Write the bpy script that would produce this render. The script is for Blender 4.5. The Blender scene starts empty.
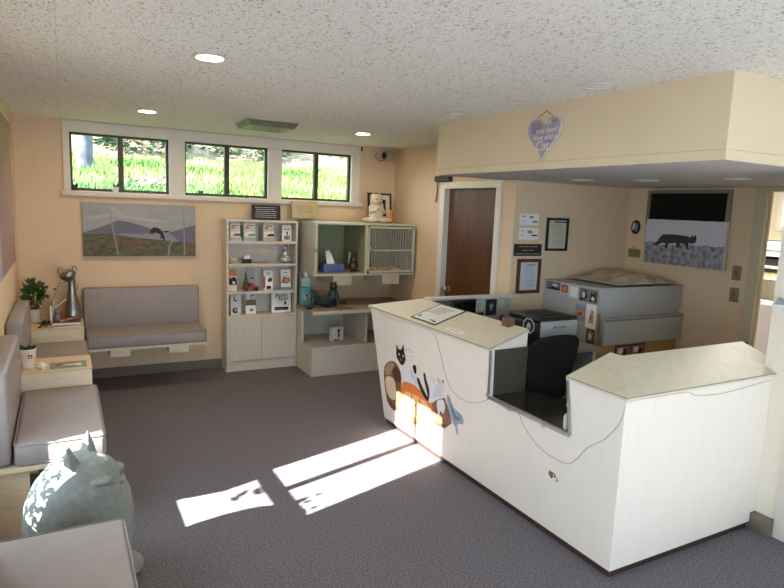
import bpy, bmesh, math, random
from mathutils import Vector, Matrix, Euler
from mathutils import noise as mnoise
random.seed(7)
SC = bpy.context.scene
COL = SC.collection
PI = math.pi
# ---------------------------------------------------------------- room measures (metres)
XL, XS, XR = -0.367, 3.467, 4.91
YB, YC, YR = 6.333, 4.134, -2.2
ZC, ZS = 2.44, 2.037
# ================================================================ materials
def lin(c):
    return tuple(((v/255)/12.92 if v/255 <= .04045 else ((v/255+.055)/1.055)**2.4) for v in c)
MATS = {}
def mat(name, col, rough=.6, metal=0, var=0, scale=30, bump=0, bscale=None, stretch=(1,1,1), coat=0, spec=.5, detail=3, emit=None, estr=0, grooves=0):
    if name in MATS: return MATS[name]
    m = bpy.data.materials.new(name); m.use_nodes = True; MATS[name] = m
    nt = m.node_tree; N = nt.nodes; L = nt.links
    b = N['Principled BSDF']; c = lin(col)
    b.inputs['Base Color'].default_value = (*c, 1)
    b.inputs['Roughness'].default_value = rough; b.inputs['Metallic'].default_value = metal
    b.inputs['Specular IOR Level'].default_value = spec
    b.inputs['Coat Weight'].default_value = coat
    if emit:
        b.inputs['Emission Color'].default_value = (*lin(emit), 1); b.inputs['Emission Strength'].default_value = estr
    geo = None; colsock = None; hgt = None
    if var or bump or grooves:
        geo = N.new('ShaderNodeNewGeometry')
        mp = N.new('ShaderNodeVectorMath'); mp.operation = 'MULTIPLY'; mp.inputs[1].default_value = stretch
        L.new(geo.outputs['Position'], mp.inputs[0])
    if var:
        n = N.new('ShaderNodeTexNoise'); n.inputs['Scale'].default_value = scale; n.inputs['Detail'].default_value = detail
        L.new(mp.outputs[0], n.inputs['Vector'])
        r = N.new('ShaderNodeValToRGB'); e = r.color_ramp.elements
        e[0].position = .3; e[1].position = .7
        e[0].color = (*[x*(1-var) for x in c], 1); e[1].color = (*[min(1, x*(1+var)) for x in c], 1)
        L.new(n.outputs['Fac'], r.inputs[0]); colsock = r.outputs[0]
    if bump:
        n2 = N.new('ShaderNodeTexNoise'); n2.inputs['Scale'].default_value = bscale or scale*3; n2.inputs['Detail'].default_value = 4
        L.new(mp.outputs[0], n2.inputs['Vector'])
        bp = N.new('ShaderNodeBump'); bp.inputs['Strength'].default_value = bump; bp.inputs['Distance'].default_value = .004
        L.new(n2.outputs['Fac'], bp.inputs['Height']); L.new(bp.outputs[0], b.inputs['Normal'])
    if grooves:                                   # v-grooved board panelling: narrow lines, on walls of either direction
        sp = N.new('ShaderNodeSeparateXYZ'); L.new(geo.outputs['Position'], sp.inputs[0])
        def mth(op, a, v=None, v2=None):
            q = N.new('ShaderNodeMath'); q.operation = op
            for i, s in enumerate((a, v, v2)):
                if s is None: continue
                if isinstance(s, (int, float)): q.inputs[i].default_value = s
                else: L.new(s, q.inputs[i])
            return q.outputs[0]
        s = mth('ADD', sp.outputs[0], sp.outputs[1]); s = mth('ADD', s, 10); s = mth('MULTIPLY', s, 1/.4064); fr = mth('FRACT', s)
        acc = None
        for off in (.03, .27, .66):
            k = mth('COMPARE', fr, off, .006); acc = k if acc is None else mth('ADD', acc, k)
        mx = N.new('ShaderNodeMixRGB'); mx.blend_type = 'MULTIPLY'; 
        f = mth('MULTIPLY', acc, grooves); L.new(f, mx.inputs[0])
        if colsock: L.new(colsock, mx.inputs[1])
        else: mx.inputs[1].default_value = (*c, 1)
        mx.inputs[2].default_value = (.45, .42, .38, 1); colsock = mx.outputs[0]
    if colsock: L.new(colsock, b.inputs['Base Color'])
    return m

def ceiling_mat():
    m = bpy.data.materials.new('acoustic_tile'); m.use_nodes = True
    nt = m.node_tree; N = nt.nodes; L = nt.links; b = N['Principled BSDF']; b.inputs['Roughness'].default_value = .9
    g = N.new('ShaderNodeNewGeometry'); mp = N.new('ShaderNodeMapping'); mp.inputs['Scale'].default_value = (1, .55, 1); mp.inputs['Rotation'].default_value = (0, 0, .5)
    L.new(g.outputs['Position'], mp.inputs[0])
    n = N.new('ShaderNodeTexNoise'); n.inputs['Scale'].default_value = 110; n.inputs['Detail'].default_value = 3; n.inputs['Distortion'].default_value = .8
    L.new(mp.outputs[0], n.inputs['Vector'])
    r = N.new('ShaderNodeValToRGB'); e = r.color_ramp.elements
    e[0].position = .32; e[0].color = (*lin((160, 158, 148)), 1); e[1].position = .44; e[1].color = (*lin((242, 243, 238)), 1)
    L.new(n.outputs['Fac'], r.inputs[0])
    br = N.new('ShaderNodeTexBrick'); br.offset = 0; br.inputs['Scale'].default_value = 1
    br.inputs['Brick Width'].default_value = .6096; br.inputs['Row Height'].default_value = .6096; br.inputs['Mortar Size'].default_value = .002
    br.inputs['Color1'].default_value = br.inputs['Color2'].default_value = (1, 1, 1, 1); br.inputs['Mortar'].default_value = (.6, .58, .54, 1)
    L.new(g.outputs['Position'], br.inputs['Vector'])
    mx = N.new('ShaderNodeMixRGB'); mx.blend_type = 'MULTIPLY'; mx.inputs[0].default_value = .35
    L.new(r.outputs[0], mx.inputs[1]); L.new(br.outputs[0], mx.inputs[2]); L.new(mx.outputs[0], b.inputs['Base Color'])
    bp = N.new('ShaderNodeBump'); bp.inputs['Strength'].default_value = .5; bp.inputs['Distance'].default_value = .004
    L.new(n.outputs['Fac'], bp.inputs['Height']); L.new(bp.outputs[0], b.inputs['Normal'])
    return m
def glass_mat(name='clear_glass', tint=(1, 1, 1)):
    m = bpy.data.materials.new(name); m.use_nodes = True
    nt = m.node_tree; N = nt.nodes; L = nt.links
    for n in list(N): N.remove(n)
    o = N.new('ShaderNodeOutputMaterial'); t = N.new('ShaderNodeBsdfTransparent'); t.inputs[0].default_value = (*tint, 1)
    g = N.new('ShaderNodeBsdfGlossy'); g.inputs['Roughness'].default_value = .02
    mx = N.new('ShaderNodeMixShader'); mx.inputs[0].default_value = .012
    L.new(t.outputs[0], mx.inputs[1]); L.new(g.outputs[0], mx.inputs[2]); L.new(mx.outputs[0], o.inputs[0])
    return m
def wood_mat(name, c1, c2, rough=.45, stretch=(14, 14, 1), scale=2.5):
    m = bpy.data.materials.new(name); m.use_nodes = True
    nt = m.node_tree; N = nt.nodes; L = nt.links; b = N['Principled BSDF']; b.inputs['Roughness'].default_value = rough
    g = N.new('ShaderNodeNewGeometry'); v = N.new('ShaderNodeVectorMath'); v.operation = 'MULTIPLY'; v.inputs[1].default_value = stretch
    L.new(g.outputs['Position'], v.inputs[0])
    n = N.new('ShaderNodeTexNoise'); n.inputs['Scale'].default_value = scale; n.inputs['Detail'].default_value = 6; n.inputs['Distortion'].default_value = .6
    L.new(v.outputs[0], n.inputs['Vector'])
    r = N.new('ShaderNodeValToRGB'); e = r.color_ramp.elements; e[0].position = .3; e[1].position = .7
    e[0].color = (*lin(c1), 1); e[1].color = (*lin(c2), 1)
    L.new(n.outputs['Fac'], r.inputs[0]); L.new(r.outputs[0], b.inputs['Base Color'])
    return m

WALL = mat('peach_panelling', (220, 195, 163), .75, var=.03, scale=3, grooves=.10)
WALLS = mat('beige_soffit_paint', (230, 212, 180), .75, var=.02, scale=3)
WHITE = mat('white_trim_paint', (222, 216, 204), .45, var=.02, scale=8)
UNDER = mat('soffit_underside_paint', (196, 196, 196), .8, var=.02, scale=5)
CEIL = ceiling_mat()
CARPET = mat('carpet_loop_pile', (110, 107, 113), .95, var=.5, scale=110, bump=.9, bscale=260, spec=.15, detail=2)
BASEB = mat('vinyl_cove_base', (112, 102, 88), .5, var=.05, scale=10)
KICK = mat('dark_brown_vinyl', (66, 46, 40), .4, var=.1, scale=12)
BRONZE = mat('bronze_aluminium', (62, 54, 34), .45, metal=.3, var=.05)
GLASS = glass_mat()
DOORW = wood_mat('brown_door_veneer', (60, 32, 12), (104, 60, 24), .4)
LAM = wood_mat('pale_grey_laminate', (201, 192, 178), (209, 201, 188), .5, (30, 30, 2))
LAMD = wood_mat('taupe_laminate_top', (142, 128, 114), (158, 144, 128), .45, (2, 30, 30))
BIRCH = wood_mat('whitewashed_birch', (216, 200, 172), (230, 216, 190), .45, (3, 30, 30))
BIRCHT = wood_mat('birch_top', (206, 178, 134), (222, 196, 152), .4, (3, 30, 30))
VINYL = mat('grey_vinyl', (149, 140, 138), .5, var=.05, scale=14, bump=.15, bscale=300)
VINYLD = mat('grey_vinyl_piping', (140, 130, 126), .5, var=.04)
CAGE = mat('cage_olive_grey', (186, 184, 160), .45, var=.03, scale=9)
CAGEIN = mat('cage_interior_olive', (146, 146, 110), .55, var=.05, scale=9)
CAGESIDE = mat('cage_side_grey', (182, 178, 164), .5, var=.03, scale=9)
STEEL = mat('brushed_steel', (196, 196, 198), .3, metal=1, var=.06, scale=60)
STEELD = mat('galvanised_steel', (150, 148, 140), .32, metal=.9, var=.15, scale=22)
CTR = mat('cream_counter_panel', (234, 225, 213), .5, var=.015, scale=6, grooves=.10)
LEDGE = mat('cream_mottled_laminate', (214, 206, 182), .5, var=.05, scale=26)
BLACK = mat('black_plastic', (22, 22, 24), .45, var=.1)
BLACKF = mat('black_fabric', (18, 18, 20), .9, var=.2, scale=80)
DGREY = mat('dark_grey_laminate', (84, 80, 73), .22, var=.08, scale=20)
OFFW = mat('off_white_plastic', (222, 220, 214), .4, var=.02)
PAPER = mat('white_paper', (232, 230, 224), .7, var=.02)
INK = mat('black_ink', (30, 28, 28), .7, var=.1)
GREYINK = mat('grey_ink', (140, 140, 142), .7, var=.1)
GREEN = mat('leaf_green', (52, 88, 38), .6, var=.35, scale=25)
DGREEN = mat('dark_leaf_green', (36, 62, 30), .55, var=.35, scale=25)
SOIL = mat('potting_soil', (52, 40, 30), .95, var=.3, scale=90)
CERAM = mat('white_ceramic', (226, 222, 212), .3, var=.02)
STONE = mat('cast_grey_stone', (126, 131, 127), .75, var=.12, scale=40, bump=.5, bscale=120)
RED = mat('red_enamel', (150, 26, 26), .4, var=.1)
TEAL = mat('teal_plastic', (92, 156, 164), .4, var=.06)
BLUE = mat('blue_print', (80, 96, 150), .6, var=.6, scale=70)
ORANGE = mat('orange_paint', (226, 128, 62), .6, var=.12, scale=30)
BROWN = mat('brown_paint', (134, 92, 66), .6, var=.25, scale=30)
CREAM = mat('cream_paint', (226, 206, 176), .6, var=.06, scale=30)
GREYB = mat('pale_blue_grey_paint', (150, 162, 172), .6, var=.25, scale=30)
LGREY = mat('light_grey_paint', (206, 206, 210), .6, var=.06, scale=30)
PARTN = mat('grey_partition_panel', (176, 178, 178), .7, var=.04, scale=30)
FILEC = mat('steel_file_grey', (168, 172, 176), .45, var=.03, scale=6)
TANW = wood_mat('tan_wood', (150, 112, 66), (176, 136, 86), .5, (3, 20, 20))

# ================================================================ mesh helper
class MB:
    def __init__(s): s.bm = bmesh.new(); s.m = 0
    def _tag(s, faces):
        for f in faces: f.material_index = s.m
    def box(s, x0, y0, z0, x1, y1, z1, bev=0, seg=2, rot=None):
        vs = [s.bm.verts.new((x, y, z)) for z in (z0, z1) for y in (y0, y1) for x in (x0, x1)]
        F = [(0,2,3,1), (4,5,7,6), (0,1,5,4), (2,6,7,3), (0,4,6,2), (1,3,7,5)]
        fs = [s.bm.faces.new([vs[i] for i in f]) for f in F]; s._tag(fs)
        if bev:
            es = list({e for f in fs for e in f.edges})
            r = bmesh.ops.bevel(s.bm, geom=es, offset=bev, segments=seg, affect='EDGES', profile=.5)
            s._tag(r['faces']); vs = list({v for f in r['faces'] for v in f.verts} | {v for v in vs if v.is_valid})
        if rot:
            c, ax, an = rot; bmesh.ops.rotate(s.bm, verts=vs, cent=c, matrix=Matrix.Rotation(an, 3, ax))
        return s
    def poly(s, pts, vec):                       # prism: outline pts (3D) extruded by vec
        vec = Vector(vec); a = [s.bm.verts.new(p) for p in pts]; b = [s.bm.verts.new(Vector(p)+vec) for p in pts]
        n = len(pts); fs = [s.bm.faces.new(a[::-1]), s.bm.faces.new(b)]
        for i in range(n): fs.append(s.bm.faces.new((a[i], a[(i+1) % n], b[(i+1) % n], b[i])))
        s._tag(fs); bmesh.ops.recalc_face_normals(s.bm, faces=fs); return s
    def lathe(s, prof, c=(0,0,0), n=28, axis=None, cap=True):
        M = Matrix.Identity(3) if axis is None else Vector((0,0,1)).rotation_difference(Vector(axis)).to_matrix()
        c = Vector(c); rings = []
        for r, z in prof:
            rings.append([s.bm.verts.new(c + M @ Vector((max(r,1e-4)*math.cos(2*PI*i/n), max(r,1e-4)*math.sin(2*PI*i/n), z))) for i in range(n)])
        fs = []
        for A, B in zip(rings, rings[1:]):
            for i in range(n): fs.append(s.bm.faces.new((A[i], A[(i+1) % n], B[(i+1) % n], B[i])))
        if cap: fs.append(s.bm.faces.new(rings[0][::-1])); fs.append(s.bm.faces.new(rings[-1]))
        s._tag(fs); return s
    def cyl(s, p, q, r, r2=None, n=14):
        p, q = Vector(p), Vector(q); d = q-p
        return s.lathe([(r, 0), (r if r2 is None else r2, d.length)], p, n, d.normalized())
    def ell(s, c, r, rot=None, sub=3):
        res = bmesh.ops.create_icosphere(s.bm, subdivisions=sub, radius=1)
        M = Matrix.Translation(c) @ (Euler(rot).to_matrix().to_4x4() if rot else Matrix.Identity(4)) @ Matrix.Diagonal((*( (r,r,r) if isinstance(r,(int,float)) else r), 1))
        bmesh.ops.transform(s.bm, matrix=M, verts=res['verts'])
        s._tag({f for v in res['verts'] for f in v.link_faces}); return s
    def tube(s, pts, r, n=8, closed=False):
        pts = [Vector(p) for p in pts]; rings = []; N = len(pts); up = Vector((0.13, .21, 1)).normalized()
        for i, p in enumerate(pts):
            a = pts[(i-1) % N] if (closed or i > 0) else p; b = pts[(i+1) % N] if (closed or i < N-1) else p
            t = (b-a).normalized(); u = t.cross(up)
            if u.length < 1e-3: u = t.cross(Vector((1,0,0)))
            u.normalize(); w = t.cross(u); rr = r[i] if isinstance(r, (list, tuple)) else r
            rings.append([s.bm.verts.new(p + rr*(u*math.cos(2*PI*k/n) + w*math.sin(2*PI*k/n))) for k in range(n)])
        fs = []
        for i in range(N if closed else N-1):
            A, B = rings[i], rings[(i+1) % N]
            for k in range(n): fs.append(s.bm.faces.new((A[k], A[(k+1) % n], B[(k+1) % n], B[k])))
        if not closed: fs.append(s.bm.faces.new(rings[0][::-1])); fs.append(s.bm.faces.new(rings[-1]))
        s._tag(fs); bmesh.ops.recalc_face_normals(s.bm, faces=fs); return s
    def leaf(s, p, d, L, W, fold=.15):
        d = Vector(d).normalized(); u = d.cross(Vector((random.uniform(-1,1), random.uniform(-1,1), random.uniform(-1,1))))
        if u.length < 1e-3: u = d.cross(Vector((1,0,0)))
        u.normalize(); w = d.cross(u); p = Vector(p)
        v = [s.bm.verts.new(q) for q in (p, p+d*L*.45+u*W/2+w*L*fold, p+d*L, p+d*L*.45-u*W/2+w*L*fold)]
        fs = [s.bm.faces.new((v[0], v[1], v[2])), s.bm.faces.new((v[0], v[2], v[3]))]; s._tag(fs); return s
    def build(s, name, mats, parent=None, smooth=False, ang=.6):
        if not isinstance(mats, (list, tuple)): mats = [mats]
        bmesh.ops.recalc_face_normals(s.bm, faces=s.bm.faces[:]) if not smooth or len(s.bm.faces) < 20000 else None
        if parent is not None: org = Vector(BASE[parent])
        else:
            cs = [v.co for v in s.bm.verts]
            lo = [min(c[i] for c in cs) for i in range(3)]; hi = [max(c[i] for c in cs) for i in range(3)]
            org = Vector(((lo[0]+hi[0])/2, (lo[1]+hi[1])/2, lo[2]))
        for v in s.bm.verts: v.co -= org
        me = bpy.data.meshes.new(name); s.bm.to_mesh(me); s.bm.free()
        for m in mats: me.materials.append(m)
        if smooth:
            me.polygons.foreach_set('use_smooth', [True]*len(me.polygons)); me.set_sharp_from_angle(angle=ang)
        o = bpy.data.objects.new(name, me); COL.objects.link(o)
        if parent is not None: o.parent = parent
        else: o.location = org
        BASE[o] = org; return o
BASE = {}
def thing(name, label, cat, base, group=None):
    o = bpy.data.objects.new(name, None); COL.objects.link(o); o.empty_display_size = .05
    o.location = base; BASE[o] = Vector(base); return tag(o, label, cat, group)
def tag(o, label=None, cat=None, group=None, kind=None):
    if label: o['label'] = label
    if cat: o['category'] = cat
    if group: o['group'] = group
    if kind: o['kind'] = kind
    return o
def struct(o): o['kind'] = 'structure'; return o
def box(name, m, x0, y0, z0, x1, y1, z1, parent=None, bev=0, seg=2):
    return MB().box(x0, y0, z0, x1, y1, z1, bev, seg).build(name, m, parent, smooth=bool(bev))
def remesh(o, voxel, smooth=4):
    md = o.modifiers.new('r', 'REMESH'); md.mode = 'VOXEL'; md.voxel_size = voxel; md.use_smooth_shade = True
    if smooth:
        s = o.modifiers.new('s', 'SMOOTH'); s.factor = .5; s.iterations = smooth
    dg = bpy.context.evaluated_depsgraph_get(); dg.update()
    me = bpy.data.meshes.new_from_object(o.evaluated_get(dg)); o.modifiers.clear()
    old = o.data; o.data = me; me.name = old.name
    me.polygons.foreach_set('use_smooth', [True]*len(me.polygons)); return o
def frame_pts(O, U, V):                         # unit-square drawing -> 3D
    O, U, V = Vector(O), Vector(U), Vector(V); n = U.cross(V).normalized()
    return (lambda u, v, h=0: O + U*u + V*v + n*h), n
def art(name, parent, O, U, V, layers, h0=.0006):   # flat printed layers on a sheet, one mesh
    f, n = frame_pts(O, U, V); mb = MB(); mats = []
    for i, (m, pts) in enumerate(layers):
        if m not in mats: mats.append(m)
        mb.m = mats.index(m); mb.poly([f(u, v, h0*i) for u, v in pts], n*.0005)
    return mb.build(name, mats, parent)
def rect(a, b, c, d): return [(a, b), (c, b), (c, d), (a, d)]
def ellp(cu, cv, ru, rv, n=16): return [(cu+ru*math.cos(2*PI*i/n), cv+rv*math.sin(2*PI*i/n)) for i in range(n)]
def scrawl(u0, v0, u1, lh, rows, gap, seed=0):  # rows of small dashes where the photo's print is too small to read
    R = random.Random(seed); out = []
    for r in range(rows):
        v = v0 - r*gap; u = u0 + R.uniform(0, .1)*(u1-u0); end = u1 - R.uniform(0, .15)*(u1-u0)
        while u < end:
            w = R.uniform(.03, .09)*(u1-u0); out.append(rect(u, v, min(u+w, end), v+lh)); u += w + .02*(u1-u0)
    return out
def text(s, size, name, m, parent, O, U, V, depth=.0006, shear=0, align='CENTER'):
    cu = bpy.data.curves.new(name, 'FONT'); cu.body = s; cu.size = size; cu.align_x = align; cu.align_y = 'CENTER'; cu.extrude = depth; cu.shear = shear
    t = bpy.data.objects.new('tmp', cu); COL.objects.link(t)
    dg = bpy.context.evaluated_depsgraph_get(); dg.update(); me = bpy.data.meshes.new_from_object(t.evaluated_get(dg))
    bpy.data.objects.remove(t); bpy.data.curves.remove(cu)
    U = Vector(U).normalized(); V = Vector(V).normalized(); n = U.cross(V)
    R = Matrix((U, V, n)).transposed().to_4x4(); org = BASE[parent]
    me.transform(Matrix.Translation(Vector(O)-org) @ R); me.materials.clear(); me.materials.append(m); me.name = name
    o = bpy.data.objects.new(name, me); COL.objects.link(o); o.parent = parent; BASE[o] = org; return o

# ================================================================ THE SETTING
struct(box('floor', CARPET, -.5, -2.4, -.1, 5.02, 6.5, 0))
struct(box('ceiling', CEIL, -.6, -2.5, ZC, 8.4, 6.6, ZC+.12))
# back wall with three window openings
W = [(.07, .935), (1.077, 1.93), (2.069, 2.9)]; Z0, Z1 = 1.805, 2.335
mb = MB(); Y0, Y1 = YB, YB+.12
mb.box(XL-.08, Y0, 0, XS+.1, Y1, Z0); mb.box(XL-.08, Y0, Z1, XS+.1, Y1, ZC)
for a, b in ((XL-.08, .07), (.935, 1.077), (1.93, 2.069), (2.9, XS+.1)): mb.box(a, Y0, Z0, b, Y1, Z1)
struct(mb.build('wall_back', WALL))
mb = MB()
mb.box(.02, YB-.018, Z1-.005, 3.0, YB, 2.425)
for a, b in ((.02, .075), (.93, 1.082), (1.925, 2.074), (2.895, 3.0)): mb.box(a, YB-.018, Z0-.01, b, YB, Z1)
struct(mb.build('trim_window_boards', WHITE))
struct(MB().box(.0, YB-.045, 1.757, 3.04, YB+.03, 1.802, .004).build('trim_window_sill', WHITE, smooth=True))
for i, (a, b) in enumerate(W):
    mb = MB(); y0, y1 = YB+.035, YB+.075; t = .024
    mb.box(a, y0, Z0, b, y1, Z0+t); mb.box(a, y0, Z1-t, b, y1, Z1); mb.box(a, y0, Z0+t, a+t, y1, Z1-t); mb.box(b-t, y0, Z0+t, b, y1, Z1-t)
    c = (a+b)/2; mb.box(c-.024, y0-.01, Z0+t, c+.024, y1, Z1-t)
    w = struct(mb.build('window_%d' % (i+1), BRONZE))
    MB().box(a+t, y0+.018, Z0+t, c-.024, y0+.022, Z1-t).build('pane', GLASS, w)
    MB().box(c+.024, y0+.018, Z0+t, b-t, y0+.022, Z1-t).build('pane', GLASS, w)
    MB().box(c-.012, y0-.022, (Z0+Z1)/2-.035, c+.012, y0-.01, (Z0+Z1)/2+.035, .003).build('latch', BLACK, w)
# left wall with a tall window beside the near benches
LY0, LY1, LZ0, LZ1 = 2.545, 3.25, .515, 1.955
mb = MB(); a, b = XL-.08, XL
mb.box(a, .4, 0, b, YB, LZ0); mb.box(a, .4, LZ1, b, YB, ZC); mb.box(a, YR, 0, b, .4, .1); mb.box(a, YR, 2.25, b, .4, ZC); mb.box(a, YR, .1, b, -2.0, 2.25); mb.box(a, .4, LZ0, b, LY0, LZ1); mb.box(a, LY1, LZ0, b, YB, LZ1)
struct(mb.build('wall_left', WALL))
mb = MB(); x0, x1 = XL-.05, XL-.01
mb.box(x0, LY0, LZ0, x1, LY0+.02, LZ1); mb.box(x0, LY1-.02, LZ0, x1, LY1, LZ1); mb.box(x0, LY0, LZ0, x1, LY1, LZ0+.03); mb.box(x0, LY0, LZ1-.02, x1, LY1, LZ1)
mb.box(x0, LY0, .868, x1, LY1, .93); mb.box(x0, 2.9, .93, x1, 2.945, LZ1);
w4 = struct(mb.build('window_4', BRONZE))
MB().box(XL-.032, LY0+.02, LZ0+.03, XL-.028, LY1-.02, LZ1-.02).build('pane', GLASS, w4)
mb = MB(); mb.box(x0, -2.0, .1, x1, .4, .15); mb.box(x0, -2.0, 2.2, x1, .4, 2.25)  # unseen window behind the camera, added for fill light on the counter front
for y in (-2.0, -.82, .36): mb.box(x0, y, .15, x1, y+.04, 2.2)
w7 = struct(mb.build('window_7', BRONZE)); MB().box(XL-.032, -1.96, .15, XL-.028, .36, 2.2).build('pane', GLASS, w7)
# strip wall with the brown door; certificate wall; right wall; partition stub
mb = MB(); DY0, DY1, DZ = 4.385, 5.225, 1.975
mb.box(XS, YC, 0, XS+.1, DY0-.02, ZC); mb.box(XS, DY1+.02, 0, XS+.1, YB, ZC); mb.box(XS, DY0-.02, DZ+.02, XS+.1, DY1+.02, ZC)
struct(mb.build('wall_door', WALL))
mb = MB()
mb.box(XS-.02, DY0-.065, 0, XS+.1, DY0, DZ+.065); mb.box(XS-.02, DY1, 0, XS+.1, DY1+.085, DZ+.065); mb.box(XS-.02, DY0, DZ, XS+.1, DY1, DZ+.065)
struct(mb.build('trim_door_casing', WHITE))
d = struct(MB().box(XS+.045, DY0+.003, .008, XS+.085, DY1-.002, DZ-.002).build('door_1', DOORW))
MB().lathe([(.03, 0), (.03, .006), (.012, .012), (.012, .035), (.028, .045), (.03, .062), (.02, .072), (0, .074)], (XS+.045, DY1-.075, .945), 18, (-1, 0, 0)).build('door_knob', STEEL, d, True)
struct(box('wall_certificates', WALL, XS+.1, YC, 0, XR+.1, YC+.1, ZC))
RY0, RY1, RZ = 2.02, 2.80, 2.0
mb = MB(); mb.box(XR, RY1+.02, 0, XR+.06, YC, ZC); mb.box(XR, 1.6, 0, XR+.06, RY0-.02, ZC); mb.box(XR, RY0-.02, RZ+.02, XR+.06, RY1+.02, ZC)
struct(mb.build('wall_right', WALL))
mb = MB(); mb.box(XR-.02, RY1, 0, XR+.065, RY1+.09, RZ+.08); mb.box(XR-.02, RY0-.09, 0, XR+.065, RY0, RZ+.08); mb.box(XR-.02, RY0, RZ, XR+.065, RY1, RZ+.08)
mb.box(XR+.02, RY1-.012, 0, XR+.04, RY1, RZ)
t5 = struct(mb.build('trim_doorway_casing', mat('cream_casing', (196, 184, 156), .5, var=.03)))
MB().box(XR-.024, RY1+.005, .66, XR-.018, RY1+.055, .78, .002).build('hinge', BRONZE, t5)
struct(box('wall_partition', mat('warm_white_paint', (232, 222, 204), .7, var=.02), 3.48, 1.57, 0, XR, 1.888, ZC))
struct(box('wall_near_right', mat('warm_white_paint', (0, 0, 0)), 3.50, YR, 0, 3.60, 1.57, ZC))
struct(box('trim_near_casing', WHITE, 3.455, 1.575, 0, 3.48, 1.72, ZS, bev=.004))
# rear wall behind the camera: glazed shop front
mb = MB(); y0, y1 = YR-.1, YR
mb.box(XL-.08, y0, 0, 3.67, y1, .75); mb.box(XL-.08, y0, 2.25, 3.67, y1, ZC)
for x in (XL-.08, .85, 2.05, 3.3): mb.box(x, y0, .75, x+(.37 if x > 3 else .07), y1, 2.25)
struct(mb.build('wall_rear', mat('anodised_frame', (150, 146, 138), .4, var=.03)))
w5 = struct(MB().box(XL-.01, YR-.055, .75, 3.3, YR-.05, 2.25).build('window_5', GLASS))
struct(box('sun_block_rear', mat('sun_block_white', (200, 200, 198), .7, var=.03), -5.5, -5.2, 2.3, 5, YR-.1, 2.42))  # unseen slab added to keep sun and high sky off the rear glass
# soffit
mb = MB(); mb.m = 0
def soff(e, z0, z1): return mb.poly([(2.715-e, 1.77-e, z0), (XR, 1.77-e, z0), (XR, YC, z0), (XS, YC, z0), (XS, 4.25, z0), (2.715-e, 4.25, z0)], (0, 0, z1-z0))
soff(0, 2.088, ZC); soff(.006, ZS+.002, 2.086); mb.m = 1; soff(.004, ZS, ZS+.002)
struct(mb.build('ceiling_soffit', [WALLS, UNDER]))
# baseboards
struct(box('baseboard_back', BASEB, XL, YB-.01, 0, 1.44, YB, .097))
struct(box('baseboard_door_wall', BASEB, XS-.01, DY1+.085, 0, XS, YB-.01, .097))
struct(box('baseboard_left', BASEB, XL, YR, 0, XL+.01, YB-.01, .097))
struct(MB().box(3.43, 1.72, 0, 3.48, 1.865, .095, .004).build('baseboard_partition', BASEB, smooth=True))
# recessed lights
LENS = mat('warm_lamp_lens', (255, 240, 220), .4, emit=(255, 226, 188), estr=95)
LENSOFF = mat('frosted_lamp_lens', (240, 246, 248), .3, var=.02)
BAF = mat('dark_baffle', (120, 112, 98), .5, var=.05)
def downlight(x, y, z, on, label, lens=None, r=.085, group='recessed ceiling lights'):
    t = thing('ceiling_downlight', label, 'ceiling light', (x, y, z), group)
    MB().lathe([(r*.72, 0), (r, -.001), (r*1.02, -.006), (r*.98, -.009), (r*.74, -.007), (r*.72, -.002)], (x, y, z), 32, cap=False).build('trim_ring', WHITE, t, True)
    l = MB().lathe([(0, -.002), (r*.6, -.0022), (r*.73, -.003), (r*.73, -.0005)], (x, y, z), 28, cap=False).build('lens', lens or (LENS if on else LENSOFF), t, True)
downlight(.648, 3.085, ZC, 1, 'lit round recessed light nearest the viewer over open carpet')
downlight(.614, 5.247, ZC, 1, 'lit round recessed light in front of the leftmost window')
downlight(2.509, 5.243, ZC, 1, 'lit round recessed light in front of the rightmost window')
downlight(2.533, 2.396, ZC, 0, 'unlit round recessed light beside the soffit right of heart plaque', r=.095)
downlight(2.485, 3.646, ZC, 0, 'unlit round recessed light beside the far end of the soffit', r=.095)
downlight(3.85, 3.104, ZS, 0, 'dark bronze recessed light in soffit underside', BAF)
downlight(3.65, 3.55, ZS, 0, 'pale recessed light in soffit underside above the framed certificates')
downlight(3.90, 2.44, ZS, 0, 'pale recessed light in soffit underside near the right doorway')
mb = MB()
for i in range(3): mb.tube([(2.3+.05*i, 4.2-.2*i, ZC-.002), (2.34+.05*i, 4.2-.2*i, ZC-.002)], .0015, 4)
mb.bm.free()
# ceiling vent
t = thing('ceiling_vent', 'square grey ceiling air vent in front of middle window', 'vent', (1.59, 5.27, ZC))
ce = Vector((1.59, 5.27, ZC)); s = .22
mb = MB()
for k, (a, b) in enumerate(((s, s*.9), (s*.9, s*.78))):
    pass
mb.poly([(ce.x-s, ce.y-s, ZC), (ce.x+s, ce.y-s, ZC), (ce.x+s*.86, ce.y-s*.86, ZC-.045), (ce.x-s*.86, ce.y-s*.86, ZC-.045)], (0, .004, 0))
mb.poly([(ce.x-s, ce.y+s, ZC), (ce.x+s, ce.y+s, ZC), (ce.x+s*.86, ce.y+s*.86, ZC-.045), (ce.x-s*.86, ce.y+s*.86, ZC-.045)], (0, -.004, 0))
for sg in (-1, 1):
    mb.poly([(ce.x+sg*s, ce.y-s, ZC), (ce.x+sg*s, ce.y+s, ZC), (ce.x+sg*s*.86, ce.y+s*.86, ZC-.045), (ce.x+sg*s*.86, ce.y-s*.86, ZC-.045)], (-sg*.004, 0, 0))
VENT = mat('vent_grey_enamel', (108, 108, 96), .4, metal=.3, var=.04)
mb.build('vent_frame', VENT, t)
mb = MB()
for i in range(11):
    x = ce.x - .22*.8 + i*.22*.16; mb.box(x-.010, ce.y-.22*.85, ZC-.046, x+.010, ce.y+.22*.85, ZC-.043)
mb.build('louver', mat('vent_slat', (176, 176, 160), .4, var=.04), t)
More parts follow.
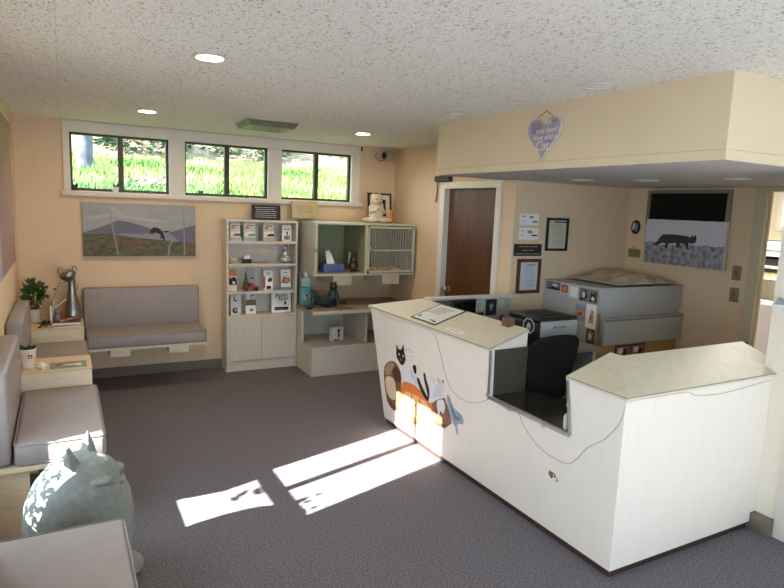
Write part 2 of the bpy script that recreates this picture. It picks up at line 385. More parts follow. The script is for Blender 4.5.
box('backing', mat('vent_dark', (60, 60, 54), .8, var=.05), ce.x-s*.9, ce.y-s*.9, ZC-.012, ce.x+s*.9, ce.y+s*.9, ZC-.004, t)

# ================================================================ OUTSIDE
GR = mat('meadow_green', (66, 92, 42), .9, spec=.05, var=.35, scale=1.3)
mb = MB(); nx, ny = 60, 50; grid = []
def hz(x, y): 
    z = 1.58 + .112*(y-6.6) + .10*mnoise.noise((x*.35, y*.35, 0))*min(1, (y-6.4)/3)
    return z
for j in range(ny+1):
    y = 6.55 + (j/ny)**1.4*13.5
    grid.append([mb.bm.verts.new((-8+i*(20/nx), y, hz(-8+i*(20/nx), y))) for i in range(nx+1)])
for j in range(ny):
    for i in range(nx): mb.bm.faces.new((grid[j][i], grid[j][i+1], grid[j+1][i+1], grid[j+1][i]))
o = mb.build('lawn_slope', GR, None, True); struct(o)
mb = MB(); GB = [mat('grass_blade', (88, 114, 58), .8, spec=.05, var=.4, scale=6), mat('dry_grass_blade', (136, 140, 92), .8, spec=.05, var=.3, scale=6), mat('deep_grass_blade', (62, 88, 44), .8, spec=.05, var=.3, scale=6)]
for i in range(16000):
    y = 6.9 + random.random()**1.5*11; x = random.uniform(-.6, 1.15+ .62*y)*1.0
    q = mnoise.noise((x*.5, y*.4, 3)); mb.m = 1 if q+random.uniform(-.3, .3) > .22 else (2 if q < -.25 else 0)
    h = random.uniform(.05, .14)*(1+.04*y)*.8; a = random.uniform(0, 2*PI); w = .006*(1+.12*y); z = hz(x, y)-.005
    lx, ly = random.uniform(-.5, .5)*h, random.uniform(-.5, .5)*h
    v = [mb.bm.verts.new(p) for p in ((x-w*math.cos(a), y-w*math.sin(a), z), (x+w*math.cos(a), y+w*math.sin(a), z), (x+lx, y+ly, z+h))]
    f = mb.bm.faces.new(v); f.material_index = mb.m
o = mb.build('meadow_grass', GB); tag(o, 'bright green unmown grass on the slope outside the windows', 'grass', kind='stuff')
BANK = mat('leaf_litter_bank', (96, 86, 66), .95, var=.55, scale=5, detail=6)
mb = MB(); grid = []
for j in range(25):
    y = 19.5 + j*.5
    grid.append([mb.bm.verts.new((-9+i*.5, y, 2.95 + .42*(y-19.5) + .25*mnoise.noise((i*.3, j*.3, 5)))) for i in range(57)])
for j in range(24):
    for i in range(56): mb.bm.faces.new((grid[j][i], grid[j][i+1], grid[j+1][i+1], grid[j+1][i]))
struct(mb.build('terrain_bank', BANK, None, True))
def shrub(x, y, z, rx, rz, label, m=DGREEN, n=700, L=.28, group=None):
    t = thing('shrub', label, 'shrub', (x, y, z), group)
    mb = MB()
    for i in range(n):
        u = random.gauss(0, 1), random.gauss(0, 1), random.gauss(0, 1); q = Vector(u).normalized()*random.uniform(.55, 1)
        mb.leaf((x+q.x*rx, y+q.y*rx*.7, z+rz+q.z*rz), (q.x+random.uniform(-.6, .6), q.y+random.uniform(-.6, .6), q.z+.3), L*random.uniform(.6, 1.2), L*.45)
    mb.build('foliage', m, t)
    mb = MB()
    for k in range(4): mb.tube([(x, y, z-.1), (x+random.uniform(-.4, .4)*rx, y, z+rz*.6), (x+random.uniform(-.7, .7)*rx, y, z+rz*1.3)], [.04, .03, .012], 6)
    mb.build('stem', BROWN, t)
shrub(2.2, 20.2, 3.1, 1.5, .5, 'dark shrub on the bank seen through the right half of the leftmost window')
shrub(5.6, 20.6, 3.2, 1.6, .55, 'wide dark shrub on the bank seen through the middle window')
shrub(9.3, 21.2, 3.6, 2.0, .6, 'dark shrub on the bank seen through the rightmost window', m=GREEN)
shrub(.2, 21.5, 3.7, 1.0, .4, 'small pale shrub behind the tree trunk outside leftmost window', m=mat('pale_leaf', (128, 150, 84), .7, var=.3))
o = MB()
o.tube([(.40, 13.4, 2.1), (.43, 13.4, 3.0), (.41, 13.4, 4.2), (.5, 13.45, 6.5)], [.17, .135, .125, .1], 14)
tag(o.build('tree_trunk', mat('grey_bark', (74, 76, 82), .9, spec=.05, var=.3, scale=9, bump=.7, bscale=30), None, True, 1), 'grey upright tree trunk outside the leftmost window', 'tree')
t = MB(); 
for i in range(60):
    a = random.uniform(0, 2*PI); r = random.random()**.5; x = 3.15+r*.45*math.cos(a); y = 9.9+r*.5*math.sin(a)
    t.leaf((x, y, hz(x, y)+.01+.10*(1-r)), (random.uniform(-1, 1), random.uniform(-1, 1), random.uniform(-.1, .5)), random.uniform(.1, .22), .05)
# dead brush patch moved to where the photo shows it (right half of the leftmost window)
for v in t.bm.verts: v.co.x -= 1.86; 
tag(t.build('brush_heap', mat('dry_brush', (126, 104, 96), .9, var=.4, scale=14)), 'heap of dry brush lying on the grass outside leftmost window', 'brush', kind='stuff')
struct(box('ground_outside', mat('outdoor_paving', (112, 114, 116), .9, var=.12, scale=3), -14, -16, -.2, -.45, 6.4, -.06))
struct(box('ground_entrance', mat('outdoor_paving', (0, 0, 0)), -.45, -16, -.2, 14, -2.3, -.06))
# leafy shrub beside the left window: breaks the sun into spots on the stone cat
t = thing('leafy_shrub', 'leafy shrub growing outside the tall left window', 'shrub', (-.95, 2.45, -.06))
mb = MB()
for i in range(1050):
    y = random.uniform(2.1, 2.66); z = random.uniform(.3, 1.22); x = -.95 + random.uniform(-.25, .25)
    mb.leaf((x, y, z), (random.uniform(-1, 1), random.uniform(-1, 1), random.uniform(-.4, .8)), random.uniform(.035, .06), .032)
for y, z in ((2.93, .60), (2.86, .42), (2.97, .35), (2.80, 1.18), (2.84, 1.1)):
    for k in range(3): mb.leaf((-.95, y+random.uniform(-.03, .03), z+random.uniform(-.03, .03)), (0, 1, random.uniform(-.3, .5)), .08, .04)
mb.build('foliage', GREEN, t)
mb = MB()
for k in range(6):
    y = 2.05+k*.12; mb.tube([(-.95, 2.4, -.06), (-.95+random.uniform(-.1, .1), (y+2.4)/2, .5), (-.95, y, 1.05)], [.014, .01, .004], 6)
mb.build('stem', BROWN, t)

# ================================================================ BENCHES AND END TABLES
def welt(x0, y0, x1, y1, z, r=.02, rad=.0035):
    pts = []
    for cx, cy, a0 in ((x1-r, y1-r, 0), (x0+r, y1-r, PI/2), (x0+r, y0+r, PI), (x1-r, y0+r, 1.5*PI)):
        for k in range(4): a = a0+k*PI/6; pts.append((cx+r*math.cos(a), cy+r*math.sin(a), z))
    return MB().tube(pts, rad, 6, closed=True)
def cushion(name, parent, x0, y0, z0, x1, y1, z1, welts='z'):
    c = MB().box(x0, y0, z0, x1, y1, z1, .022, 4).build(name, VINYL, parent, True, 1.2)
    return c
# back bench
t = thing('wall_bench', 'grey vinyl wall bench under the long landscape painting', 'bench', (.66, 6.05, .33))
cushion('seat', t, .15, 5.75, .42, 1.172, 6.225, .532); welt(.152, 5.752, 1.17, 6.22, .528).build('piping', VINYLD, t, True)
cushion('backrest', t, .14, 6.222, .515, 1.192, 6.33, .90)
box('shelf_board', BIRCH, .14, 5.77, .395, 1.178, 6.33, .42, t)
for a, b in ((.33, .50), (.83, 1.01)): box('bracket', BIRCH, a, 5.79, .325, b, 6.33, .395, t, .012)
def side_bench(y0, y1, label, xf, back=True, group='side benches'):
    t = thing('wall_bench', label, 'bench', (-.1, (y0+y1)/2, 0), group)
    cushion('seat', t, -.25 if back else XL+.002, y0, .42, xf, y1, .532)
    welt(-.25 if back else XL+.002, y0+.002, xf-.002, y1-.002, .527, .03).build('piping', VINYLD, t, True)
    welt(-.25 if back else XL+.002, y0+.002, xf-.002, y1-.002, .43, .03).build('piping', VINYLD, t, True)
    if back:
        cushion('backrest', t, XL+.005, y0+.004, .43, -.262, y1-.004, .90)
    box('shelf_board', BIRCH, XL+.002, y0, .395, xf-.005, y1, .42, t)
    for y in (y0+.03, y1-.06): box('support', BIRCH, XL+.012, y, 0.0, -.19, y+.03, .395, t)
side_bench(3.31, 4.28, 'grey vinyl side bench behind the stone cat, nearer than end tables', .16)
side_bench(4.65, 5.665, 'grey vinyl side bench between the two pale end tables', .145)
side_bench(1.05, 2.385, 'grey vinyl bench in the near corner in front of stone cat', .17)
def end_table(y0, y1, xf, label):
    t = thing('end_table', label, 'table', (-.1, (y0+y1)/2, 0), 'pale box end tables')
    MB().box(XL+.002, y0, .40, xf, y1, .632, .002).build('body', BIRCH, t)
    MB().box(XL+.002, y0-.002, .632, xf+.002, y1, .645, .002).build('tabletop', BIRCHT, t)
    box('support', BIRCH, XL+.012, y0+.03, 0, -.19, y1-.03, .40, t)
end_table(5.67, YB-.003, .128, 'pale wooden end table in the corner under the metal cat')
end_table(4.285, 4.645, .135, 'pale wooden end table between side benches with magazine and white pot')

# ---- on the corner table
t = thing('potted_plant', 'bushy green potted plant in pale pot in the far left corner', 'plant', (-.235, 5.98, .645))
MB().lathe([(.035, 0), (.045, .005), (.052, .11), (.056, .125), (.05, .125), (.046, .11), (0, .108)], (-.235, 5.98, .645), 24).build('pot', OFFW, t, True)
mb = MB()
for i in range(260):
    q = Vector((random.gauss(0, 1), random.gauss(0, 1), random.gauss(0, 1))).normalized()*random.uniform(.4, 1)
    mb.leaf((-.235+q.x*.085, 5.98+q.y*.085, .90+q.z*.115), (q.x, q.y, q.z*.6+.25), random.uniform(.035, .055), random.uniform(.03, .042))
mb.build('foliage', mat('pothos_leaf', (70, 100, 52), .5, var=.45, scale=30), t)
mb = MB()
for k in range(7):
    a = k*.9; mb.tube([(-.235, 5.98, .75), (-.235+.06*math.cos(a), 5.98+.06*math.sin(a), .92)], .003, 5)
mb.build('stem', GREEN, t)
# metal cat watering can
cx, cy = .05, 6.17
t = thing('metal_cat_sculpture', 'tall galvanised metal cat with flared body and curled tail handle', 'sculpture', (cx, cy, .645))
MB().lathe([(.088, 0), (.09, .006), (.07, .08), (.048, .17), (.034, .26), (.03, .33), (.034, .36), (0, .362)], (cx, cy, .645), 32).build('body', STEELD, t, True, 1)
h = MB().lathe([(0, 0), (.03, .004), (.06, .03), (.072, .06), (.062, .088), (.03, .10), (0, .102)], (cx-.01, cy, .985), 28, (-.35, -.1, 1)).build('head', STEELD, t, True, 1.5)
for dx, dz in ((-.085, 1.06), (.028, 1.075)):
    MB().tube([(cx+dx-.02, cy, dz), (cx+dx-.012, cy, dz+.035), (cx+dx+.002, cy, dz+.052), (cx+dx+.014, cy, dz+.035), (cx+dx+.02, cy, dz)], [.006, .007, .006, .007, .006], 8).build('ear', STEELD, t, True, 1.5)
MB().tube([(cx+.02+.028*math.cos(a), cy, .93+.045*math.sin(a)) for a in [k*PI/7-PI/2 for k in range(8)]], .005, 8).build('handle', STEELD, t, True, 1.5)
mb = MB().tube([(cx-.03-.0*k+(.032-.0022*k)*math.cos(k*.62+.4)-.022, cy-.02, .95+(.032-.0022*k)*math.sin(k*.62+.4)) for k in range(13)], .0042, 8)
mb.build('curl', STEELD, t, True, 1.5)
MB().tube([(cx-.045, cy-.02, .82), (cx-.12, cy-.05, .765), (cx-.155, cy-.06, .74)], [.006, .004, .004], 8).build('arm', mat('bright_rod', (226, 220, 206), .35, metal=.5, var=.03), t, True)
# small frame/brochure rack and dried sprig
t = thing('acrylic_holder', 'brown and clear upright card holder beside the potted plant', 'holder', (-.145, 5.86, .645))
MB().box(-.185, 5.86, .645, -.10, 5.866, .86, rot=((-.14, 5.86, .645), 'X', -.15)).build('back_card', mat('kraft_card', (150, 122, 86), .7, var=.08), t)
MB().box(-.190, 5.80, .645, -.095, 5.86, .652).build('base', OFFW, t)
box('edge_strip', OFFW, -.098, 5.855, .655, -.09, 5.885, .85, t)
t = thing('dried_sprig', 'dark dried sprig leaning out between potted plant and metal cat', 'sprig', (-.13, 5.90, .652))
MB().tube([(-.13, 5.90, .655), (-.10, 5.93, .85), (-.045, 5.94, .985)], .002, 5).build('stem', BROWN, t)
mb = MB()
for z, x in ((.93, -.075), (.955, -.06), (.975, -.05), (.985, -.038), (.94, -.066), (.965, -.052)):
    mb.leaf((x, 5.94, z), (random.uniform(-1, 1), random.uniform(-.5, .5), random.uniform(.1, .8)), .03, .014)
mb.build('leaf', mat('dry_dark_leaf', (66, 60, 40), .7, var=.3), t)
t = thing('figurine', 'small grey and white seated figurine in front of metal cat', 'figurine', (-.075, 5.80, .645))
remesh(MB().ell((-.075, 5.80, .70), (.026, .024, .055)).ell((-.072, 5.795, .765), .022).ell((-.055, 5.79, .80), (.006, .004, .015)).ell((-.088, 5.79, .80), (.006, .004, .015)).cyl((-.06, 5.785, .72), (-.05, 5.77, .66), .009).build('body', mat('pewter', (110, 104, 104), .5, var=.3, scale=60), t), .004, 2)
MB().box(-.125, 5.80, .645, -.105, 5.81, .815, .003).build('post', OFFW, t)
COVER = mat('dark_red_cover', (122, 26, 22), .4, var=.3, scale=40)
def mag(label, x0, y0, x1, y1, z0, th, rot, mcover, accents, name='magazine', cat='magazine', group=None):
    c = ((x0+x1)/2, (y0+y1)/2, z0); t = thing(name, label, cat, c, group)
    MB().box(x0, y0, z0, x1, y1, z0+th-.001, rot=(c, 'Z', rot)).build('pages', PAPER, t)
    MB().box(x0-.001, y0-.001, z0+th-.001, x1+.001, y1+.001, z0+th, rot=(c, 'Z', rot)).build('cover', mcover, t)
    if accents:
        R = Matrix.Rotation(rot, 3, 'Z'); C = Vector(c)
        f = lambda x, y: C + R @ Vector((x-c[0], y-c[1], th+.0003))
        O = f(x0, y0); a = art('cover_print', t, O, f(x1, y0)-O, f(x0, y1)-O, accents, .0003)
    return t
mag('grey magazine lying under the red book on corner table', -.10, 5.70, .11, 5.96, .6455, .008, .03, GREYB, [(INK, rect(.05, .03, .5, .12))])
mag('red covered book lying on the corner table in front of metal cat', -.105, 5.76, .112, 6.06, .6542, .02, -.05, COVER,
    [(CREAM, [(.2, .2), (.45, .35), (.42, .5), (.2, .4)]), (CREAM, [(.5, .45), (.7, .55), (.66, .68), (.48, .6)]), (INK, [(.6, .1), (.95, .3), (.9, .5), (.6, .3)]), (CREAM, [(.75, .7), (.9, .75), (.9, .8), (.72, .78)])], 'book', 'book')
t = thing('eyeglasses_case', 'small dark leafy trinket beside holder on the corner table', 'trinket', (-.165, 5.76, .645))
mb = MB()
for i in range(26): mb.leaf((-.165+random.uniform(-.03, .03), 5.76+random.uniform(-.03, .03), .647+random.uniform(0, .03)), (random.uniform(-1, 1), random.uniform(-1, 1), random.uniform(0, 1)), .04, .02)
mb.build('leaf', mat('dark_trinket', (44, 42, 32), .6, var=.3), t)
t.name = 'faux_sprig'; t['label'] = 'low dark leafy sprig lying at the front left of corner table'; t['category'] = 'sprig'
# ---- on the near end table
t = thing('potted_succulent', 'green succulent in a white tin pot on end table', 'plant', (-.215, 4.42, .645))
MB().lathe([(.038, 0), (.04, .004), (.047, .115), (.05, .12), (.047, .124), (.043, .115), (.04, .105), (0, .103)], (-.228, 4.42, .645), 28).build('pot', CERAM, t, True)
art('badge', t, (-.225, 4.42-.0475, .705), (.03, .003, 0), (0, -.003, .03), [(RED, rect(0, .2, .8, 1)), (CREAM, rect(.2, .4, .6, .7))])
mb = MB()
for i in range(34):
    a = random.uniform(0, 2*PI); r = random.uniform(.005, .035); mb.leaf((-.228+r*math.cos(a), 4.42+r*math.sin(a), .75), (math.cos(a)*.9, math.sin(a)*.9, 1), random.uniform(.035, .06), .026)
mb.build('foliage', GREEN, t)
t = MB()
for i in range(11):
    a = i*.57; t.ell((-.152+.018*math.cos(a)*(1 if i % 2 else .4), 4.37+.022*math.sin(a), .655+.006*(i % 3)), (.018, .014, .009), (random.uniform(-1, 1), random.uniform(-1, 1), a), 2)
o = tag(t.build('crumpled_tissue', PAPER, None, True, 2), 'small crumpled white tissue beside the white pot on end table', 'tissue')
mag('green and pink magazine lying on the end table before white pot', -.105, 4.30, .105, 4.47, .6455, .004, .02, mat('sage_cover', (120, 136, 112), .4, var=.2, scale=50),
    [(BROWN, ellp(.5, .45, .38, .3)), (CREAM, ellp(.5, .48, .22, .16)), (mat('pink_print', (196, 142, 130), .5, var=.1), ellp(.36, .42, .12, .14)), (PAPER, rect(.68, .3, .86, .6)), (INK, rect(.2, .5, .34, .62))])

# ================================================================ STONE CAT
bx, by = .022, 2.80
t = thing('cat_statue', 'round grey stone cat statue dappled with sun beside near bench', 'statue', (bx, by, 0))
d = Vector((.90, -.43, 0)); p = Vector((.43, .90, 0)); C0 = Vector((bx, by, 0))
mb = MB().lathe([(0, 0), (.15, 0), (.175, .03), (.20, .12), (.216, .25), (.22, .36), (.208, .45), (.18, .525), (.14, .58), (.10, .62), (.05, .645), (0, .65)], (bx, by, 0), 48)
mb.ell(C0+d*.05+Vector((0, 0, .545)), (.118, .118, .105))
mb.ell(C0+d*.135+Vector((0, 0, .515)), (.05, .05, .036))
for sg in (-1, 1):
    e = C0+p*(sg*.072)+d*.01+Vector((0, 0, .60))
    mb.ell(C0+d*.118+p*(sg*.062)+Vector((0, 0, .563)), (.052, .052, .018), (0, 0, 0))
    mb.lathe([(.05, -.04), (.045, 0), (.028, .06), (.004, .125)], e, 4, (p*sg*.18+Vector((0, 0, 1)))-d*.05)
mb.ell((bx+.185, by+.05, .055), (.075, .085, .055)); mb.ell((bx+.10, by-.14, .05), (.08, .08, .05))
o = remesh(mb.build('body', STONE, t), .006, 3)
MARK = mat('weathered_stone_line', (110, 118, 116), .8, var=.1)
for sg in (-1, 1):
    a = C0+d*.168+p*(sg*.035)+Vector((0, 0, .538)); b_ = C0+d*.128+p*(sg*.105)+Vector((0, 0, .556)); m_ = (a+b_)/2+d*.008
    MB().tube([a, m_, b_], [.004, .009, .003], 8).build('eye', MARK, t, True)
    for k in range(2):
        q = C0+d*.182+p*(sg*.03)+Vector((0, 0, .508-.012*k)); r_ = C0+d*.155+p*(sg*.10)+Vector((0, 0, .505-.02*k))
        MB().tube([q, (q+r_)/2+d*.012, r_], .002, 6).build('whisker', MARK, t, True)
MB().ell(C0+d*.184+Vector((0, 0, .524)), (.012, .012, .008)).build('nose', MARK, t, True)

# ================================================================ BOOKSHELF
bs = thing('bookshelf', 'pale laminate bookcase with leaflet shelves and two lower doors', 'bookshelf', (1.815, 6.2, 0))
X0, X1, F, B = 1.44, 2.19, 6.10, YB-.003
mb = MB(); mb.box(X0, F, 0, X0+.02, B, 1.58); mb.box(X1-.02, F, 0, X1, B, 1.58); mb.box(X0+.02, F, 1.558, X1-.02, B, 1.58); mb.box(X0+.02, B-.012, .1, X1-.02, B, 1.558); mb.box(X0+.02, F+.012, 0, X1-.02, F+.03, .105)
mb.build('carcass', LAM, bs)
SH = [1.362, 1.128, .842, .592]
for z in SH: MB().box(X0+.02, F+.002, z-.024, X1-.02, B-.012, z).build('shelf', LAM, bs)
MB().box(X0+.022, F, .112, 1.805, F+.018, .565).build('door', LAM, bs); MB().box(1.809, F, .112, X1-.022, F+.018, .565).build('door', LAM, bs)
PIC = {}
def leaflet(x0, x1, z, h, label, layers, y=6.17, th=.01, m=PAPER, name='leaflet', cat='leaflet', lean=-.10, group='leaflets on the bookcase'):
    c = Vector(((x0+x1)/2, y, z)); t = thing(name, label, cat, c, group)
    mb = MB().box(x0, y, z+.001, x1, y+th, z+h, rot=(c, 'X', lean)); mb.build('sheet', m, t)
    R = Matrix.Rotation(lean, 3, 'X'); O = c+R @ Vector((x0-c.x, -.0008, .001))
    if layers: art('print', t, O, R @ Vector((x1-x0, 0, 0)), R @ Vector((0, 0, h)), layers, .0004)
    return t
def pack(x0, x1, label, band):
    L = [(RED, rect(.2, .82, .8, .87)), (ORANGE, rect(.15, .66, .45, .78)), (CREAM, rect(.1, .5, .9, .62)), (band, [(.25, .28), (.5, .4), (1, .4), (1, .25), (.3, .25)])]
    L += [(INK, r) for r in scrawl(.12, .16, .85, .03, 2, .07, int(x0*99))]
    t = leaflet(x0, x1, SH[0], .185, label, L, y=6.18)
    box('holder', mat('clear_acrylic_grey', (170, 170, 160), .2, var=.02), x0-.012, 6.165, SH[0], x1+.012, 6.30, SH[0]+.035, t)
    box('holder', mat('clear_acrylic_grey', (0, 0, 0)), x0-.014, 6.20, SH[0]+.035, x0-.010, 6.31, SH[0]+.15, t)
pack(1.495, 1.60, 'white leaflets with a brown band, leftmost on the top shelf', BROWN)
pack(1.637, 1.757, 'white leaflets with a teal band, second on the top shelf', TEAL)
pack(1.845, 1.955, 'white leaflets with a green band, third on the top shelf', DGREEN)
leaflet(2.045, 2.150, SH[0], .17, 'white leaflet with small black cat drawing, rightmost on top shelf', [(RED, rect(.2, .72, .8, .76)), (INK, [(.4, .62), (.5, .55), (.62, .62), (.58, .4), (.5, .35), (.46, .42)]), (INK, rect(.2, .27, .8, .33)), (INK, rect(.2, .05, .27, .27)), (INK, rect(.72, .05, .8, .27)), (BLUE, rect(.3, .1, .68, .24))], y=6.18, name='leaflet')
# shelf two
t = thing('wooden_toy', 'small pale carved wooden animal on the second shelf', 'ornament', (1.53, 6.2, SH[1]))
mb = MB().box(1.495, 6.18, SH[1]+.03, 1.565, 6.215, SH[1]+.062, .008)
for x in (1.505, 1.55): mb.box(x, 6.185, SH[1], x+.014, 6.21, SH[1]+.032)
mb.build('body', BIRCHT, t, True); MB().ell((1.496, 6.198, SH[1]+.066), (.02, .014, .016)).build('head', BIRCHT, t, True)
t = thing('card_box', 'small black box of white cards on the second shelf', 'card box', (1.67, 6.2, SH[1]))
mb = MB().box(1.625, 6.17, SH[1], 1.715, 6.23, SH[1]+.045, .004); mb.build('box', BLACK, t, True)
for k in range(3): MB().box(1.645, 6.185+k*.013, SH[1]+.02, 1.70-.004*k, 6.189+k*.013, SH[1]+.082-.004*k).build('card', PAPER, t)
tag(MB().box(1.76, 6.17, SH[1]+.0005, 1.90, 6.25, SH[1]+.008, .002).build('pink_booklet', mat('pink_cover', (196, 140, 126), .6, var=.08)), 'pink booklet lying flat on the second shelf', 'booklet')
t = thing('glass_cat', 'clear glass seated cat ornament on the second shelf', 'ornament', (2.09, 6.2, SH[1]))
GL2 = mat('thick_clear_glass', (196, 196, 188), .08, var=.05, metal=.55)
mb = MB().ell((2.09, 6.2, SH[1]+.04), (.07, .05, .042)).ell((2.085, 6.2, SH[1]+.10), (.035, .033, .055)).ell((2.085, 6.195, SH[1]+.165), (.024, .024, .026))
for dx in (-.014, .014): mb.lathe([(.011, 0), (.002, .03)], (2.085+dx, 6.195, SH[1]+.18), 8)
remesh(mb.build('body', GL2, t), .005, 3)
# shelf three
leaflet(1.480, 1.56, SH[2], .215, 'orange topped leaflet with dark photo, leftmost on third shelf', [(ORANGE, rect(0, .72, 1, 1)), (INK, [(0, .3), (1, .3), (1, .55), (.7, .7), (.3, .6), (0, .68)]), (PAPER, rect(.45, .34, .8, .46)), (CREAM, rect(0, 0, 1, .28))])
t = thing('toy_truck', 'red toy truck carrying a little green fir tree', 'ornament', (1.70, 6.14, SH[2]))
mb = MB(); z = SH[2]; mb.poly([(1.62, 6.12, z+.02), (1.775, 6.12, z+.02), (1.775, 6.12, z+.045), (1.735, 6.12, z+.05), (1.725, 6.12, z+.08), (1.69, 6.12, z+.08), (1.685, 6.12, z+.05), (1.62, 6.12, z+.052)], (0, .05, 0)); mb.build('body', RED, t)
for x in (1.645, 1.75):
    for y in (6.113, 6.165): MB().lathe([(.02, 0), (.02, .012)], (x, y, z+.02), 16, (0, 1, 0)).build('wheel', BLACK, t)
mb = MB()
for k in range(4): mb.lathe([(.034-.007*k, 0), (.006, .05)], (1.648, 6.146, z+.055+.03*k), 12)
mb.build('fir_tree', GREEN, t)
for k in range(5): MB().ell((1.648+.022*math.cos(k*2.1), 6.13, z+.07+.02*k), .005, None, 1).build('bauble', RED, t)
leaflet(1.690, 1.775, SH[2], .225, 'plain grey leaflet behind the red toy truck', [(FILEC, rect(0, 0, 1, 1)), (INK, rect(.4, .5, .85, .56)), (GREYINK, rect(.4, .25, .9, .3))], y=6.25)
leaflet(1.846, 1.945, SH[2], .21, 'white and red leaflet with a black cat photo on third shelf', [(RED, rect(0, .1, .16, .7)), (INK, [(.45, .5), (.6, .62), (.7, .58), (.85, .66), (.95, .5), (.8, .4), (.5, .42)]), (INK, rect(.3, .05, .8, .2)), (INK, rect(.25, .85, .75, .88)), (RED, rect(.35, .78, .7, .81))])
leaflet(2.035, 2.145, SH[2], .215, 'white leaflet with brown cat photo, rightmost on third shelf', [(CREAM, rect(0, .3, 1, .68)), (BROWN, [(.05, .35), (.3, .65), (.55, .6), (.95, .55), (.9, .4), (.6, .3)]), (mat('pink_print', (0, 0, 0)), ellp(.55, .45, .22, .08)), (TEAL, rect(0, 0, 1, .12)), (GREYINK, rect(.3, .82, .7, .86))])
# shelf four
leaflet(1.50, 1.605, SH[3], .205, 'white card with two round cat drawings on lowest open shelf', [(LGREY, rect(.04, .04, .96, .96)), (INK, ellp(.5, .8, .24, .13)), (LGREY, ellp(.56, .82, .18, .1)), (INK, ellp(.45, .22, .3, .15)), (GREYINK, ellp(.5, .24, .2, .09)), (PAPER, ellp(.78, .2, .1, .1))])
leaflet(1.656, 1.764, SH[3], .215, 'leaflet with a tree landscape photo on lowest open shelf', [(LGREY, rect(0, .42, 1, 1)), (mat('olive_print', (106, 110, 62), .6, var=.3, scale=90), rect(0, .42, 1, .68)), (BROWN, rect(0, .6, 1, .7)), (INK, rect(.5, .65, .56, 1)), (INK, rect(.62, .88, .8, .93)), (GREYINK, ellp(.55, .2, .2, .07))])
c = leaflet(1.935, 2.150, SH[3], .222, 'large white card with black handwriting and black box on lowest shelf', [(INK, rect(.15, .12, .86, .27)), (GREYINK, rect(.2, .185, .8, .2)), (INK, [(.66, .58), (.72, .55), (.78, .42), (.74, .36), (.66, .4)]), (INK, ellp(.87, .36, .025, .025)), (GREYINK, rect(.3, .46, .55, .47))], name='card_sign', cat='sign')
for s_, u, v in (('Places', .46, .83), ('faces', .58, .68)):
    text(s_, .056, 'lettering', INK, c, (1.935+.215*u, 6.166, SH[3]+.222*v), (1, 0, .12), (-.12, 0, 1), .001, .25)
# signs on top
t = thing('letter_sign', 'black sign with rows of white lettering on top of bookcase', 'sign', (1.9, 6.25, 1.58))
MB().box(1.735, 6.245, 1.58, 2.045, 6.257, 1.735, rot=((1.9, 6.25, 1.58), 'X', -.08)).build('board', BLACK, t)
Rx = Matrix.Rotation(-.08, 3, 'X'); 
art('lettering', t, Vector((1.9, 6.25, 1.58))+Rx @ Vector((-.165, -.0058, 0)), Rx @ Vector((.31, 0, 0)), Rx @ Vector((0, 0, .155)), [(LGREY, r) for r in scrawl(.1, .82, .9, .035, 6, .13, 4)], 0)
t = thing('plaque', 'beige plaque leaning on the window sill above cage', 'plaque', (2.31, 6.20, 1.60))
Rx = Matrix.Rotation(-.22, 3, 'X'); pc = Vector((2.315, 6.22, 1.607))
MB().box(2.165, 6.215, 1.607, 2.468, 6.232, 1.80, .004, rot=(pc, 'X', -.22)).build('board', mat('beige_plaque', (186, 172, 136), .5, var=.04), t, True)
art('lettering', t, pc+Rx @ Vector((-.15, -.0062, 0)), Rx @ Vector((.30, 0, 0)), Rx @ Vector((0, 0, .19)), [(mat('plaque_ink', (130, 118, 92), .6), r) for r in scrawl(.15, .7, .85, .03, 4, .12, 8)+[rect(.7, .1, .86, .14)]], 0)

# ================================================================ CAGE
cg = thing('cat_cage', 'olive grey two compartment wall cage with barred right door', 'cage', (2.84, 6.04, 1.03))
X0, X1, F, B, z0, z1 = 2.25, 3.432, 5.75, YB-.003, 1.03, 1.585
mb = MB(); mb.box(X0, F, z0, X0+.012, B, z1); mb.box(X1-.02, F, z0, X1, B, z1); mb.box(X0+.012, F, z0, X1-.02, B, z0+.02); mb.box(X0+.012, F, z1-.02, X1-.02, B, z1); mb.box(2.825, F, z0+.02, 2.85, B-.012, z1-.02)
mb.box(X0+.012, F, z0+.02, X0+.03, F+.02, z1-.02)
mb.build('carcass', CAGE, cg)
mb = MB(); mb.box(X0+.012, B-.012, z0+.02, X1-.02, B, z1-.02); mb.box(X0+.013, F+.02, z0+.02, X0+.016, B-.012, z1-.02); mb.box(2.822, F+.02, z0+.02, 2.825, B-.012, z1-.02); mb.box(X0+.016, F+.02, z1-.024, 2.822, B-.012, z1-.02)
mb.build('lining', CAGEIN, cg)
box('side_panel', CAGESIDE, X0-.004, F+.004, z0, X0, B, z1+.002, cg)
box('floor_panel', mat('cage_floor_tan', (150, 136, 108), .5, var=.05), X0+.03, F+.02, z0+.02, 2.82, B-.013, z0+.023, cg)
dr = MB(); 
dr.box(2.852, F-.012, z0+.03, 3.412, F-.004, z0+.05); dr.box(2.852, F-.012, z1-.05, 3.412, F-.004, z1-.03)
dr.box(2.852, F-.012, z0+.03, 2.87, F-.004, z1-.03); dr.box(3.394, F-.012, z0+.03, 3.412, F-.004, z1-.03); dr.box(2.87, F-.012, z0+.262, 3.394, F-.004, z0+.276)
door = dr.build('door', CAGE, cg)
for k in range(16):
    x = 2.90+k*.0312; MB().cyl((x, F-.008, z0+.05), (x, F-.008, z1-.05), .006, n=8).build('bar', mat('cage_bar_grey', (146, 142, 124), .4, metal=.3, var=.04), door, True)
mb = MB().box(2.858, F-.03, z0+.25, 2.885, F-.012, z0+.31, .004); mb.cyl((2.872, F-.03, z0+.285), (2.91, F-.03, z0+.27), .006); mb.build('latch', STEEL, door, True)
